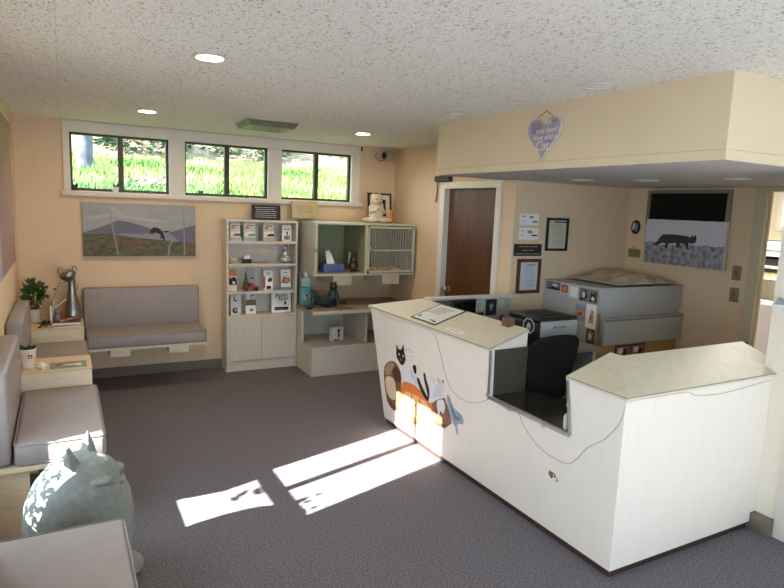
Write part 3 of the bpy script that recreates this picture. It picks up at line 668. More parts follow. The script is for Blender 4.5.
for z in (z0+.09, z1-.11): MB().cyl((3.415, F-.014, z), (3.415, F-.014, z+.05), .007).build('hinge', STEELD, cg, True)
for z in (z0+.25,): MB().box(X0-.004, F-.012, z, X0+.018, F, z+.04, .003).build('latch', STEELD, cg, True)
for a, b in ((2.50, 2.715), (3.09, 3.305)):
    mb = MB(); mb.poly([(a, 5.85, .915), (b, 5.85, .915), (b, 5.85, 1.03), (a, 5.85, 1.03)], (0, .47, 0)); mb.build('bracket', BIRCH, cg)
tag(MB().box(2.90, 5.86, z0+.0205, 3.30, 6.2, z0+.075, .012).build('bedding_mat', mat('straw_yellow_mat', (206, 158, 84), .8, var=.25, scale=60), None, True), 'yellow bedding pad lying inside the barred cage compartment', 'bedding')
tag(MB().lathe([(.045, 0), (.065, .01), (.07, .05), (.065, .05), (.058, .014), (0, .012)], (3.22, 5.815, z0+.0205), 20).build('food_bowl', LGREY, None, True), 'shallow pale bowl at the front of barred cage compartment', 'bowl')
# in the open compartment
zf = z0+.0235
t = thing('tissue_box', 'blue patterned tissue box with white tissue in the open cage', 'tissue box', (2.52, 5.93, zf))
MB().box(2.40, 5.87, zf, 2.635, 5.99, zf+.088, .004).build('box', BLUE, t, True)
mb = MB(); mb.poly([(2.46, 5.93, zf+.085), (2.55, 5.93, zf+.085), (2.525, 5.945, zf+.17), (2.49, 5.95, zf+.23), (2.445, 5.94, zf+.22), (2.45, 5.93, zf+.15)], (.0, .012, .0)); mb.build('tissue', PAPER, t)
t = thing('bear_figurine', 'dark brown seated cat figurine in the open cage', 'figurine', (2.81-.005, 5.93, zf))
x = 2.768; mb = MB().ell((x, 5.93, zf+.06), (.054, .05, .065)).ell((x, 5.925, zf+.125), (.042, .04, .05)).ell((x, 5.92, zf+.18), (.033, .032, .03))
for dx in (-.02, .02): mb.ell((x+dx, 5.92, zf+.208), (.01, .008, .014)); mb.ell((x+dx*1.5, 5.885, zf+.02), (.02, .026, .018))
remesh(mb.build('body', mat('dark_brown_glaze', (58, 34, 26), .35, var=.2), t), .005, 3)
t.name = 'cat_figurine'
tag(MB().box(2.735, 5.985, zf+.0005, 2.812, 5.989, zf+.205).build('white_card', OFFW), 'white card standing behind the dark cat figurine in open cage', 'card')
# on top of the cage
t = thing('meditating_cat_statue', 'white meditating cat statue with joined paws on top of cage', 'statue', (3.05, 5.98, z1))
x, y = 3.035, 5.95; mb = MB()
mb.ell((x, y, z1+.10), (.085, .065, .10)).ell((x, y-.01, z1+.255), (.068, .06, .066)).ell((x, y+.01, z1+.165), (.068, .055, .05))
for sg in (-1, 1):
    mb.ell((x+sg*.10, y-.02, z1+.035), (.085, .045, .03), (0, 0, -sg*.3)); mb.ell((x+sg*.06, y-.06, z1+.03), (.06, .03, .026))
    mb.tube([(x+sg*.065, y, z1+.18), (x+sg*.085, y-.03, z1+.12), (x+sg*.035, y-.065, z1+.14), (x+sg*.004, y-.07, z1+.185)], [.024, .024, .02, .013], 10)
    mb.lathe([(.024, 0), (.003, .032)], (x+sg*.042, y, z1+.298), 10)
o = remesh(mb.build('body', mat('aged_white_plaster', (198, 188, 164), .75, var=.14, scale=40), t), .006, 2)
for sg in (-1, 1): MB().tube([(x+sg*.042, y-.065, z1+.262), (x+sg*.028, y-.073, z1+.256), (x+sg*.014, y-.071, z1+.262)], .0035, 6).build('eye', mat('plaster_line', (120, 106, 84), .8), t, True)
MB().tube([(x-.02, y-.072, z1+.225), (x, y-.07, z1+.22), (x+.02, y-.072, z1+.225)], .003, 6).build('mouth', mat('plaster_line', (0, 0, 0)), t, True)
MB().lathe([(.052, 0), (.056, .008), (.05, .016)], (x, y-.0, z1+.297), 20).build('head_band', mat('aged_white_plaster', (0, 0, 0)), t, True)
t = thing('framed_photo', 'black framed cat photograph standing behind the white statue', 'picture', (3.20, 6.16, z1))
Rx = Matrix.Rotation(-.12, 3, 'X'); pc = Vector((3.205, 6.17, z1+.002)); q = lambda x, y, z: pc+Rx @ Vector((x, y, z))
mb = MB(); fw = .02
for a in ((-.15, 0, -.13, .335), (.13, 0, .15, .335), (-.13, 0, .13, fw), (-.13, .335-fw, .13, .335)): mb.box(pc.x+a[0], pc.y-.01, pc.z+a[1], pc.x+a[2], pc.y+.012, pc.z+a[3], rot=(pc, 'X', -.12))
mb.build('frame', BLACK, t)
art('mount', t, q(-.13, 0, .02), Rx @ Vector((.26, 0, 0)), Rx @ Vector((0, 0, .295)), [(mat('cream_mount', (216, 206, 180), .7, var=.02), rect(0, 0, 1, 1)), (INK, rect(.2, .18, .8, .82)), (GREYINK, [(.35, .18), (.4, .4), (.5, .5), (.45, .62), (.52, .66), (.6, .58), (.66, .7), (.72, .6), (.62, .45), (.6, .18)]), (LGREY, [(.5, .5), (.56, .6), (.62, .7), (.66, .62), (.58, .48)])])
t = thing('orange_candle', 'slim orange candle at the right front of white statue', 'candle', (3.222, 5.95, z1))
MB().lathe([(.024, 0), (.026, .006), (.026, .12), (.02, .13), (0, .13)], (3.222, 5.95, z1), 18).build('wax', mat('orange_wax', (206, 122, 58), .5, var=.1), t, True)
MB().lathe([(.016, 0), (.016, .015), (0, .016)], (3.222, 5.95, z1+.13), 14).build('cap', ORANGE, t, True)

# ================================================================ LOW CABINET UNDER THE CAGE
lc = thing('low_cabinet', 'pale laminate stepped cabinet under the cage', 'cabinet', (2.83, 6.0, 0))
MB().box(2.195, 5.635, 0, XS-.025, YB-.003, .275).build('base_box', LAM, lc)
MB().box(2.19, 5.63, .275, XS-.022, YB-.003, .30).build('step_top', LAM, lc)
mb = MB(); mb.box(2.20, 5.95, .30, 2.22, YB-.003, .652); mb.box(2.22, YB-.02, .30, XS-.025, YB-.003, .652); mb.build('back_panel', LAM, lc)
MB().box(2.835, 5.72, .30, 2.862, YB-.02, .652).build('divider', LAM, lc)
MB().box(2.18, 5.60, .652, XS-.022, YB-.003, .688, .002).build('worktop', LAMD, lc)
MB().box(2.18, 5.597, .653, XS-.022, 5.60, .687).build('edge_band', LAM, lc)
zt = .688
t = thing('sanitizer_bottle', 'teal and clear pump bottle beside the bookcase', 'bottle', (2.25, 6.0, zt))
MB().box(2.195, 5.95, zt, 2.31, 6.05, zt+.20, .02, 4).build('body', TEAL, t, True, 1); MB().box(2.205, 5.96, zt+.20, 2.30, 6.04, zt+.30, .02, 4).build('shoulder', mat('pale_teal_plastic', (160, 190, 192), .35, var=.03), t, True, 1)
MB().lathe([(.018, 0), (.018, .035), (.03, .04), (.03, .055), (0, .056)], (2.252, 6.0, zt+.30), 16).build('pump', OFFW, t, True)
art('sticker', t, (2.215, 5.9496, zt+.06), (.075, 0, 0), (0, 0, .09), [(LGREY, rect(.1, .1, .9, .6)), (RED, rect(.2, .5, .6, .7)), (INK, ellp(.55, .35, .25, .2)), (PAPER, ellp(.5, .4, .1, .1))])
tag(MB().box(2.197, 6.20, zt, 2.245, 6.322, zt+.33).build('wood_board', mat('dark_brown_board', (86, 62, 38), .5, var=.2, scale=30)), 'dark brown board standing between bookcase and cage', 'board')
t = thing('reclining_cat_statue', 'dark teal reclining cat statue with raised knee below the cage', 'statue', (2.37, 5.82, zt))
x0, y0 = 2.32, 5.80; mb = MB()
mb.ell((x0+.07, y0, zt+.075), (.13, .055, .062), (0, .25, 0)).ell((x0+.165, y0, zt+.13), (.05, .048, .08)).ell((x0+.165, y0-.005, zt+.225), (.042, .04, .04))
for dx in (-.024, .024): mb.lathe([(.016, 0), (.003, .032)], (x0+.165+dx, y0, zt+.25), 8)
mb.tube([(x0+.19, y0-.03, zt+.15), (x0+.205, y0-.045, zt+.07), (x0+.175, y0-.06, zt+.014)], [.022, .018, .016], 10)
mb.tube([(x0+.19, y0+.03, zt+.15), (x0+.215, y0+.03, zt+.07), (x0+.20, y0+.03, zt+.014)], [.02, .017, .015], 10)
mb.tube([(x0, y0-.02, zt+.07), (x0-.05, y0-.03, zt+.17), (x0-.10, y0-.03, zt+.20)], [.035, .024, .014], 10)
mb.tube([(x0, y0, zt+.06), (x0-.07, y0-.02, zt+.09), (x0-.10, y0-.03, zt+.016)], [.035, .024, .016], 10)
mb.tube([(x0-.08, y0-.04, zt+.018), (x0-.14, y0-.05, zt+.016), (x0-.165, y0-.05, zt+.018)], [.018, .016, .01], 10)
remesh(mb.build('body', mat('dark_teal_bronze', (30, 44, 50), .35, var=.3, scale=30), t), .006, 3)
tag(MB().box(2.50, 5.68, zt+.0005, 2.66, 5.78, zt+.006, .002).build('flat_tray', mat('dim_purple_tray', (98, 84, 86), .4, var=.05)), 'dull purple flat folder lying beside the reclining cat', 'folder')
t = thing('glasses', 'black folded reading glasses on the low cabinet', 'glasses', (2.665, 5.98, zt))
mb = MB()
for dx in (-.03, .03): mb.tube([(2.665+dx+.02*math.cos(a), 5.98, zt+.018+.014*math.sin(a)) for a in [k*PI/6 for k in range(12)]], .0025, 6, True)
mb.tube([(2.655, 5.98, zt+.02), (2.675, 5.98, zt+.02)], .0025, 6); mb.build('frame', BLACK, t, True)
for dx in (-.05, .05): MB().tube([(2.665+dx, 5.98, zt+.02), (2.665+dx*.6, 6.06, zt+.005)], .0025, 6).build('temple', BLACK, t, True)
t = thing('sample_box', 'small white box with cat picture on the low cabinet step', 'box', (2.585, 5.9, .30))
MB().box(2.515, 5.875, .30, 2.655, 5.945, .455, .003, rot=((2.585, 5.9, .3), 'Z', .25)).build('carton', OFFW, t, True)
Rz = Matrix.Rotation(.25, 3, 'Z'); sc = Vector((2.585, 5.9, .30))
art('print', t, sc+Rz @ Vector((-.07, -.0258, 0)), Rz @ Vector((.125, 0, 0)), Vector((0, 0, .15)), [(BLUE, [(.05, .04), (.7, .04), (.7, .14), (.05, .2)]), (INK, [(.4, .85), (.6, .9), (.75, .78), (.6, .6), (.72, .45), (.6, .2), (.5, .3), (.5, .65)]), (GREYINK, rect(.15, .7, .35, .74)), (LGREY, [(.1, .5), (.35, .6), (.4, .4), (.15, .3)])])

# ================================================================ WALL THINGS
t = thing('landscape_painting', 'long unframed landscape painting of a leaping fox above back bench', 'painting', (.66, YB-.02, 1.197))
MB().box(.16, YB-.035, 1.197, 1.172, YB-.001, 1.70).build('canvas', mat('canvas_edge', (150, 148, 144), .8, var=.05), t)
SKY = mat('painted_grey_sky', (158, 160, 164), .7, var=.08, scale=5, stretch=(1, 1, 3)); CLOUD = mat('painted_cloud', (174, 174, 176), .7, var=.05, scale=6)
HILL1 = mat('painted_hill', (104, 106, 122), .7, var=.08, scale=9); HILL2 = mat('painted_far_hill', (136, 142, 158), .7, var=.05, scale=9)
FIELD = mat('painted_moor', (92, 90, 70), .7, var=.45, scale=16, stretch=(1, 1, 3.5)); FIELDB = mat('painted_moor_brown', (108, 88, 66), .7, var=.4, scale=16, stretch=(1, 1, 3))
FOX = mat('painted_fox', (44, 30, 30), .7, var=.1); STALK = mat('painted_stalk', (150, 146, 132), .7, var=.05)
fy = YB-.036; U = (1.012, 0, 0); V = (0, 0, .503)
art('picture', t, (.16, fy, 1.197), U, V, [(SKY, rect(0, 0, 1, 1)), (CLOUD, [(.2, .95), (.32, .72), (.5, .68), (.8, .66), (.6, .72), (.35, .78), (.27, .95)]), (CLOUD, [(.0, .7), (.15, .78), (.3, .8), (.12, .7)]),
    (HILL2, [(0, .42), (.3, .52), (.62, .5), (.75, .46), (.9, .5), (1, .4), (1, .2), (0, .2)]), (HILL1, [(0, .44), (.15, .55), (.3, .68), (.4, .65), (.55, .56), (.66, .48), (.5, .42), (.35, .44), (.25, .4), (0, .4)]), (HILL1, [(.75, .46), (.9, .56), (1, .62), (1, .28), (.85, .28)]),
    (FIELD, [(0, .41), (.2, .43), (.4, .37), (.6, .33), (.8, .29), (1, .27), (1, 0), (0, 0)]), (FIELDB, [(.25, .36), (.36, .38), (.5, .3), (.6, .1), (.4, .12), (.3, .2)]), (FIELDB, [(.85, .27), (1, .26), (1, .05), (.9, .1)]),
    (FOX, [(.572, .45), (.585, .52), (.61, .565), (.65, .55), (.69, .49), (.71, .37), (.715, .29), (.70, .30), (.69, .36), (.665, .34), (.675, .41), (.645, .45), (.62, .46), (.60, .41), (.60, .46), (.58, .42)]),
    (FOX, [(.69, .49), (.74, .5), (.76, .48), (.72, .46)]),
    (STALK, [(.225, .95), (.232, .95), (.25, .6), (.3, .02), (.285, .02), (.24, .6)]), (STALK, [(.885, .95), (.895, .95), (.90, .02), (.885, .02)]), (STALK, [(.73, .0), (.75, .0), (.76, .2), (.79, .3), (.77, .3), (.745, .2)])])
t = thing('side_painting', 'large pale painting on the left wall seen edge-on', 'painting', (XL+.02, 4.7, 1.24))
MB().box(XL+.001, 3.75, 1.24, XL+.036, 5.46, 2.27).build('canvas', mat('canvas_edge', (0, 0, 0)), t)
art('picture', t, (XL+.0365, 3.75, 1.24), (0, 1.71, 0), (0, 0, 1.03), [(mat('dusky_pink_paint', (150, 112, 94), .7, var=.12, scale=5), rect(0, 0, 1, 1)), (mat('brown_wash_paint', (134, 112, 92), .7, var=.15, scale=4), [(0, .55), (1, .75), (1, 1), (0, 1)]), (GREYB, [(0, 0), (.30, 0), (.28, .45), (0, .45)])])
t = thing('security_camera', 'small grey security camera in the top corner by rightmost window', 'camera', (3.30, YB-.05, 2.30))
MB().box(3.33, 6.25, 2.29, 3.37, YB, 2.40, .01).build('mount', mat('camera_grey', (170, 162, 146), .5, var=.03), t, True)
MB().lathe([(.05, 0), (.058, .01), (.058, .10), (.05, .115), (0, .117)], (3.36, 6.22, 2.345), 20, (-1, -.25, 0)).build('body', mat('camera_grey', (0, 0, 0)), t, True)
MB().lathe([(.035, 0), (.036, .008), (.02, .01), (0, .006)], (3.243, 6.19, 2.345), 18, (-1, -.25, 0)).build('lens', BLACK, t, True)
MB().tube([(3.30, 6.26, 2.30), (3.24, 6.3, 2.29), (3.19, 6.32, 2.33), (3.21, 6.325, 2.38)], .004, 6).build('cable', BLACK, t, True)
tag(MB().box(3.01, YB-.012, 2.385, 3.03, YB, 2.43, .003).build('wall_hook', BLACK), 'tiny dark hook beside the top of rightmost window trim', 'hook')
t = thing('door_closer', 'dark box with cord above the brown door frame', 'door closer', (XS-.03, 5.2, 2.05))
MB().box(XS-.06, 5.12, 2.045, XS, 5.37, 2.10, .005).build('housing', mat('olive_black_box', (50, 50, 36), .5, var=.05), t, True)
MB().tube([(XS-.03, 5.36, 2.05), (XS-.012, 5.375, 1.95), (XS-.012, 5.39, 1.86), (XS-.012, 5.40, 1.83)], .006, 6).build('cord', BLACK, t, True)
# heart plaque
t = thing('heart_plaque', 'purple and white heart plaque hanging on the soffit', 'plaque', (2.70, 2.985, 2.09))
hp = []
for i in range(40):
    a = 2*PI*i/40; hx = 16*math.sin(a)**3/16; hy = (13*math.cos(a)-6*math.cos(2*a)-2*math.cos(3*a)-math.cos(4*a)-.5)/17
    hp.append((hx, hy))
xf = 2.715-.02; HY, HZ = 2.985, 2.25
def hpt(u, v, k=1, h=0): return (xf-h, HY-u*.155*k, HZ+.005+(v*.158+(.0 if v < 0 else 0))*k)
MB().poly([hpt(u, v) for u, v in hp], (.014, 0, 0)).build('board', mat('white_washed_wood', (214, 208, 206), .6, var=.1, scale=40), t)
LAV = mat('lavender_paint', (150, 140, 160), .6, var=.1, scale=30)
f0 = lambda u, v: (HY, 0)
mb = MB(); mb.poly([hpt(u, v, .93, .001) for u, v in hp], (.0009, 0, 0)); mb.build('face_paint', mat('pale_lavender_paint', (172, 162, 178), .6, var=.12, scale=25), t)
for r_ in ((.14, .52, .42, .78), (.74, .74, .9, .8), (.6, .3, .75, .36)): art('printed_patch', t, (xf-.0015, HY+.155, HZ-.13), (0, -.31, 0), (0, 0, .27), [(LAV, rect(*r_))])
for s_, z, sz, dy in (('All', .075, .05, -.035), ('you need is', .028, .05, -.05), ('love and a', -.015, .05, -.02), ('Cat', -.068, .085, .005)):
    text(s_, sz, 'lettering', PAPER, t, (xf-.004, HY+dy, HZ+z), (0, -1, 0), (0, 0, 1), .0008, .2)
MB().tube([(xf, HY+.06, HZ+.115), (2.709, HY, 2.40), (xf, HY-.07, HZ+.115)], .0025, 6).build('cord', mat('jute_cord', (132, 104, 66), .9), t)
MB().ell((2.709, HY, 2.40), .006, None, 1).build('nail', STEELD, t)
# certificates wall
def wall_sheet(name, label, cat, x0, z0, x1, z1, frame, paper, layers, fw=.02, th=.018, group=None):
    t = thing(name, label, cat, ((x0+x1)/2, YC-.01, z0), group)
    if frame:
        mb = MB()
        for a in ((x0, z0, x0+fw, z1), (x1-fw, z0, x1, z1), (x0+fw, z0, x1-fw, z0+fw), (x0+fw, z1-fw, x1-fw, z1)): mb.box(a[0], YC-th, a[1], a[2], YC-.0005, a[3])
        mb.build('frame', frame, t); box('backing', paper, x0+fw, YC-.006, z0+fw, x1-fw, YC-.0005, z1-fw, t)
        art('print', t, (x0+fw, YC-.0065, z0+fw), (x1-x0-2*fw, 0, 0), (0, 0, z1-z0-2*fw), layers, .0003)
    else:
        box('sheet', paper, x0, YC-.005, z0, x1, YC-.0005, z1, t); art('print', t, (x0, YC-.0055, z0), (x1-x0, 0, 0), (0, 0, z1-z0), layers, .0003)
    return t
wall_sheet('appointment_card', 'upper of two small white notices beside the brown door', 'notice', 3.53, 1.655, 3.745, 1.752, None, PAPER, [(GREYINK, rect(.1, .72, .3, .82)), (GREYINK, ellp(.6, .72, .12, .12)), (GREYINK, rect(.66, .2, .95, .38)), (GREYINK, rect(.1, .3, .25, .36))])
wall_sheet('appointment_card', 'lower of two small white notices beside the brown door', 'notice', 3.53, 1.525, 3.755, 1.628, None, PAPER, [(GREYINK, rect(.1, .72, .25, .8)), (GREYINK, ellp(.55, .66, .14, .14)), (INK, rect(.62, .3, .95, .42)), (GREYINK, rect(.1, .3, .22, .36))])
wall_sheet('letter_sign', 'black sign with pale lettering above the brown framed certificate', 'sign', 3.485, 1.378, 3.805, 1.485, None, BLACK, [(mat('dim_gold_ink', (150, 140, 116), .6), r) for r in [rect(.16, .74, .36, .82), rect(.4, .74, .52, .82), rect(.56, .74, .84, .82), rect(.3, .44, .48, .52), rect(.52, .44, .7, .52), rect(.08, .14, .4, .22), rect(.44, .14, .56, .22), rect(.6, .14, .92, .22)]])
CERT = mat('certificate_blue_grey', (196, 202, 208), .6, var=.03); CERTC = mat('certificate_cream', (206, 204, 188), .6, var=.03)
wall_sheet('framed_certificate', 'brown framed certificate low on the wall beside the door', 'certificate', 3.535, 1.04, 3.805, 1.352, mat('reddish_wood_frame', (92, 44, 22), .4, var=.15), CERT, [(GREYINK, r) for r in scrawl(.2, .85, .8, .02, 9, .085, 11)]+[(GREYINK, rect(.25, .9, .75, .94))], .03)
wall_sheet('framed_certificate', 'black framed certificate hanging higher on the beige wall', 'certificate', 3.845, 1.425, 4.108, 1.725, BLACK, CERTC, [(GREYINK, r) for r in scrawl(.12, .84, .88, .02, 11, .07, 12)]+[(INK, rect(.15, .92, .85, .96))], .022)
# right wall things
t = thing('louver_vent', 'dark louvred wall vent in metal frame above the bobcat picture', 'vent', (XR-.02, 3.49, 1.70))
mb = MB(); y0, y1, z0_, z1_ = 3.09, 3.905, 1.70, 2.018; fw = .03
for a in ((y0, z0_, y0+fw, z1_), (y1-fw, z0_, y1, z1_), (y0+fw, z1_-fw, y1-fw, z1_), (y0+fw, z0_, y1-fw, z0_+fw)): mb.box(XR-.03, a[0], a[1], XR, a[2], a[3])
mb.build('frame', mat('dull_metal_frame', (140, 134, 120), .4, metal=.4, var=.05), t)
box('backing', BLACK, XR-.006, y0+fw, z0_+fw, XR-.001, y1-fw, z1_-fw, t)
mb = MB()
for k in range(16):
    z = z0_+fw+.006+k*.0158; mb.box(XR-.022, y0+fw, z, XR-.006, y1-fw, z+.004, rot=((XR-.014, 3.5, z), 'Y', -.6))
mb.build('louver', mat('black_louver', (34, 30, 28), .4, var=.1), t)
t = thing('bobcat_picture', 'black and white bobcat canvas on the far right wall', 'picture', (XR-.04, 3.51, 1.342))
MB().box(XR-.06, 3.075, 1.342, XR-.031, 3.865, 1.748).build('canvas', mat('canvas_white', (206, 204, 206), .7, var=.02), t)
SNOW = mat('printed_pale_sky', (202, 202, 210), .7, var=.03, scale=4); SCRUB = mat('printed_scrub', (142, 140, 150), .7, var=.6, scale=26, detail=6); CATP = mat('printed_bobcat', (58, 50, 52), .7, var=.35, scale=40)
art('picture', t, (XR-.0605, 3.865, 1.342), (0, -.79, 0), (0, 0, .406), [(SNOW, rect(0, 0, 1, 1)), (SCRUB, [(0, .46), (.1, .5), (.2, .44), (.3, .43), (.45, .46), (.55, .5), (.7, .46), (.8, .5), (.9, .47), (1, .5), (1, 0), (0, 0)]),
    (CATP, [(.12, .42), (.18, .52), (.2, .6), (.24, .67), (.34, .68), (.45, .68), (.55, .66), (.6, .64), (.605, .70), (.63, .66), (.655, .70), (.67, .62), (.665, .54), (.62, .5), (.58, .52), (.575, .42), (.60, .38), (.56, .38), (.53, .48), (.48, .5), (.46, .42), (.47, .38), (.43, .40), (.42, .5), (.36, .48), (.32, .46), (.31, .36), (.28, .36), (.28, .47), (.24, .48), (.16, .40)])])
t = thing('cat_wall_plate', 'small oval black and white cat plate on right wall', 'plate', (XR-.01, 4.03, 1.60))
mb = MB().poly([(XR-.012, 4.03+.05*math.cos(a), 1.665+.068*math.sin(a)) for a in [k*PI/12 for k in range(24)]], (.0118, 0, 0)); mb.build('plate', BLACK, t)
art('print', t, (XR-.0125, 4.08, 1.597), (0, -.1, 0), (0, 0, .136), [(LGREY, [(.15, .3), (.2, .7), (.35, .85), (.45, .6), (.3, .3)]), (GREYINK, ellp(.6, .5, .2, .3))])
t = thing('green_tag', 'small olive green hanging sign below the cat plate', 'sign', (XR-.01, 4.02, 1.375))
MB().box(XR-.012, 3.955, 1.372, XR-.001, 4.085, 1.45).build('board', mat('olive_sign', (126, 124, 72), .6, var=.08), t)
MB().tube([(XR-.008, 4.06, 1.45), (XR-.006, 4.02, 1.49), (XR-.008, 3.98, 1.45)], .002, 5).build('cord', BROWN, t)
for z, lb in ((1.332, 'upper beige switch plate beside the right doorway'), (1.148, 'lower beige switch plate beside the right doorway')):
    t = thing('switch_plate', lb, 'switch plate', (XR-.006, 2.98, z-.06), 'switch plates')
    MB().box(XR-.008, 2.945, z-.06, XR, 3.02, z+.06, .002).build('plate', mat('beige_plastic', (140, 122, 92), .4, var=.03), t, True); MB().box(XR-.016, 2.975, z-.014, XR-.008, 2.99, z+.014, .002).build('toggle', mat('dark_beige_plastic', (96, 80, 56), .4), t, True)
t = thing('wall_mounted_leaflet_rack', 'small rack holding slanted blue leaflets on the near right wall', 'rack', (3.47, 1.84, 1.29))
MB().box(3.45, 1.81, 1.29, 3.48, 1.88, 1.31, .003).build('tray', OFFW, t, True)
for k in range(2): MB().box(3.455+.012*k, 1.812, 1.295, 3.459+.012*k, 1.868, 1.345, rot=((3.46, 1.84, 1.295), 'X', .35)).build('leaflet', [GREYB, LGREY][k], t)

# ================================================================ RECEPTION COUNTER
ct = thing('reception_counter', 'cream panelled reception counter with sloped ledges and painted cats', 'counter', (2.65, 3.0, 0))
CX, CY = 2.283, 1.838  # counter coordinates below were scaled about the camera, then written as plain figures
fp = [(CX, CY, .04), (CX, 4.19, .04), (CX, 4.51, .917), (CX, 2.857, .917), (CX, 2.847, .623), (CX, 2.161, .623), (CX, 2.21, .917), (CX, CY, .917)]
MB().poly(fp, (.03, 0, 0)).build('front_panel', CTR, ct)
MB().poly([(CX+.03, CY, .04), (3.478, CY, .04), (3.478, CY, .917), (CX+.03, CY, .917)], (0, .03, 0)).build('side_panel', CTR, ct)
MB().poly([(CX+.03, 4.51, .917), (CX+.03, 4.19, .03), (2.57, 3.80, .03), (2.57, 4.165, 1.005)], (.012, .012, 0)).build('end_panel', CTR, ct)
mb = MB(); mb.box(CX+.012, CY+.012, 0, CX+.03, 4.17, .045); mb.box(CX+.03, CY+.012, 0, 3.43, CY+.03, .045); mb.build('kick_board', KICK, ct)
def slab(pts, th=.018): return MB().poly(pts, (0, 0, -th))
f_, i_ = .926, 1.027
LX0, LX1 = 2.270, 2.582
slab([(LX0, 4.535, f_), (LX1, 4.165, i_), (LX1, 2.857, i_), (LX0, 2.857, f_)]).build('ledge', LEDGE, ct)
slab([(LX0, 2.21, f_), (LX1, 2.21, i_), (LX1, 2.129, i_), (LX0, 1.821, f_)]).build('ledge', LEDGE, ct)
slab([(LX0, 1.821, f_), (LX1, 2.129, i_), (3.478, 2.129, i_), (3.478, 1.821, f_)]).build('ledge', LEDGE, ct)
slab([(3.48, 1.892, f_+.023), (3.48, 2.129, i_), (3.646, 2.129, i_), (3.646, 1.892, f_+.023)]).build('ledge', LEDGE, ct)
EDGE = mat('grey_edge_seam', (128, 126, 116), .5, var=.04)
mb = MB()
for pts in ([(LX0, 4.535, f_), (LX0, 2.857, f_), (LX1, 2.857, i_)], [(LX1, 2.21, i_), (LX0, 2.21, f_), (LX0, 1.821, f_), (3.478, 1.821, f_)]):
    mb.tube([(x, y, z-.004) for x, y, z in pts], .003, 6)
mb.build('edge_seam', EDGE, ct)
# notch lining: wedge gussets, dark return panels, dark transaction shelf, steel edge trim
MB().poly([(2.315, 2.862, .912), (2.575, 2.862, .914), (2.575, 2.862, 1.007), (2.315, 2.862, .922)], (0, .015, 0)).build('gusset', CTR, ct)
MB().poly([(2.315, 2.205, .912), (2.575, 2.205, .912), (2.575, 2.205, 1.007), (2.315, 2.205, .922)], (0, -.015, 0)).build('gusset', CTR, ct)
box('return_panel', DGREY, 2.315, 2.857, .52, 2.582, 2.872, .912, ct); box('return_panel', DGREY, 2.315, 2.190, .52, 2.582, 2.205, .912, ct)
box('inner_panel', DGREY, 2.567, 2.872, .03, 2.582, 4.10, 1.005, ct); box('inner_panel', DGREY, 2.567, 2.146, .03, 2.582, 2.190, 1.005, ct); box('inner_panel', DGREY, 2.582, 2.117, .03, 3.475, 2.132, 1.005, ct)
box('transaction_shelf', mat('dark_glossy_shelf', (44, 42, 40), .15, var=.05), 2.30, 2.165, .598, 2.64, 2.855, .623, ct)
mb = MB(); mb.box(CX-.006, 2.165, .606, CX+.004, 2.857, .627, .002); mb.box(CX-.006, 2.846, .627, CX+.004, 2.862, .914, .002); mb.poly([(CX-.006, 2.152, .623), (CX-.006, 2.170, .623), (CX-.006, 2.218, .914), (CX-.006, 2.20, .914)], (.01, 0, 0))
mb.build('steel_trim', STEEL, ct)
for y, z in ((2.852, .633), (2.646, .608), (2.352, .608), (2.18, .78)):
    MB().box(CX-.018, y-.010, z-.010, CX-.006, y+.010, z+.010, .004).build('cord_clip', mat('clear_clip', (190, 188, 186), .3, metal=.5), ct, True)
mb = MB()
for k in range(5): mb.ell((2.315+.02*(k % 2), 2.222, .645+.024*(k//2)+(.012 if k % 2 else 0)), (.024, .010, .026), (0, k*1.2, 0), 2)
mb.build('white_ornament', OFFW, ct, True)
# cord draped along the counter
CK = lambda y, z: (.98*y, .98*z+.035)  # scales cord and mural points about the camera, same as the counter
w1 = [(4.475,.896),(4.293,.855),(3.97,.878),(3.72,.885),(3.564,.88),(3.477,.749),(3.369,.552),(3.242,.489),(3.081,.499),(2.949,.55),(2.883,.606)]
w2 = [(2.867,.606),(2.788,.581),(2.691,.575),(2.612,.59),(2.583,.544),(2.522,.488),(2.41,.438),(2.287,.427),(2.202,.432),(2.144,.484),(2.083,.578),(1.999,.637),(1.964,.671),(1.89,.775),(1.872,.865)]
w4 = [(2.325,.877),(2.349,.884),(2.54,.882),(2.811,.882),(2.83,.852),(3.066,.834),(3.291,.848),(3.53,.863)]
def smooth_line(p, n=2):
    for _ in range(n):
        q = [p[0]]
        for a, b in zip(p, p[1:]): q += [(a[0]*.75+b[0]*.25, a[1]*.75+b[1]*.25), (a[0]*.25+b[0]*.75, a[1]*.25+b[1]*.75)]
        p = q+[p[-1]]
    return p
CORD = mat('pale_cord', (188, 178, 158), .6, var=.05)
mb = MB(); mb.tube([(CX-.003, *CK(y, z)) for y, z in smooth_line(w1)], .002, 6); mb.tube([(CX-.003, *CK(y, z)) for y, z in smooth_line(w2)], .002, 6); mb.tube([(CK(x, z)[0], CY-.003, CK(x, z)[1]) for x, z in smooth_line(w4)], .002, 6)
tag(mb.build('string_cord', CORD), 'thin light cord draped in loops along the counter front', 'cord')
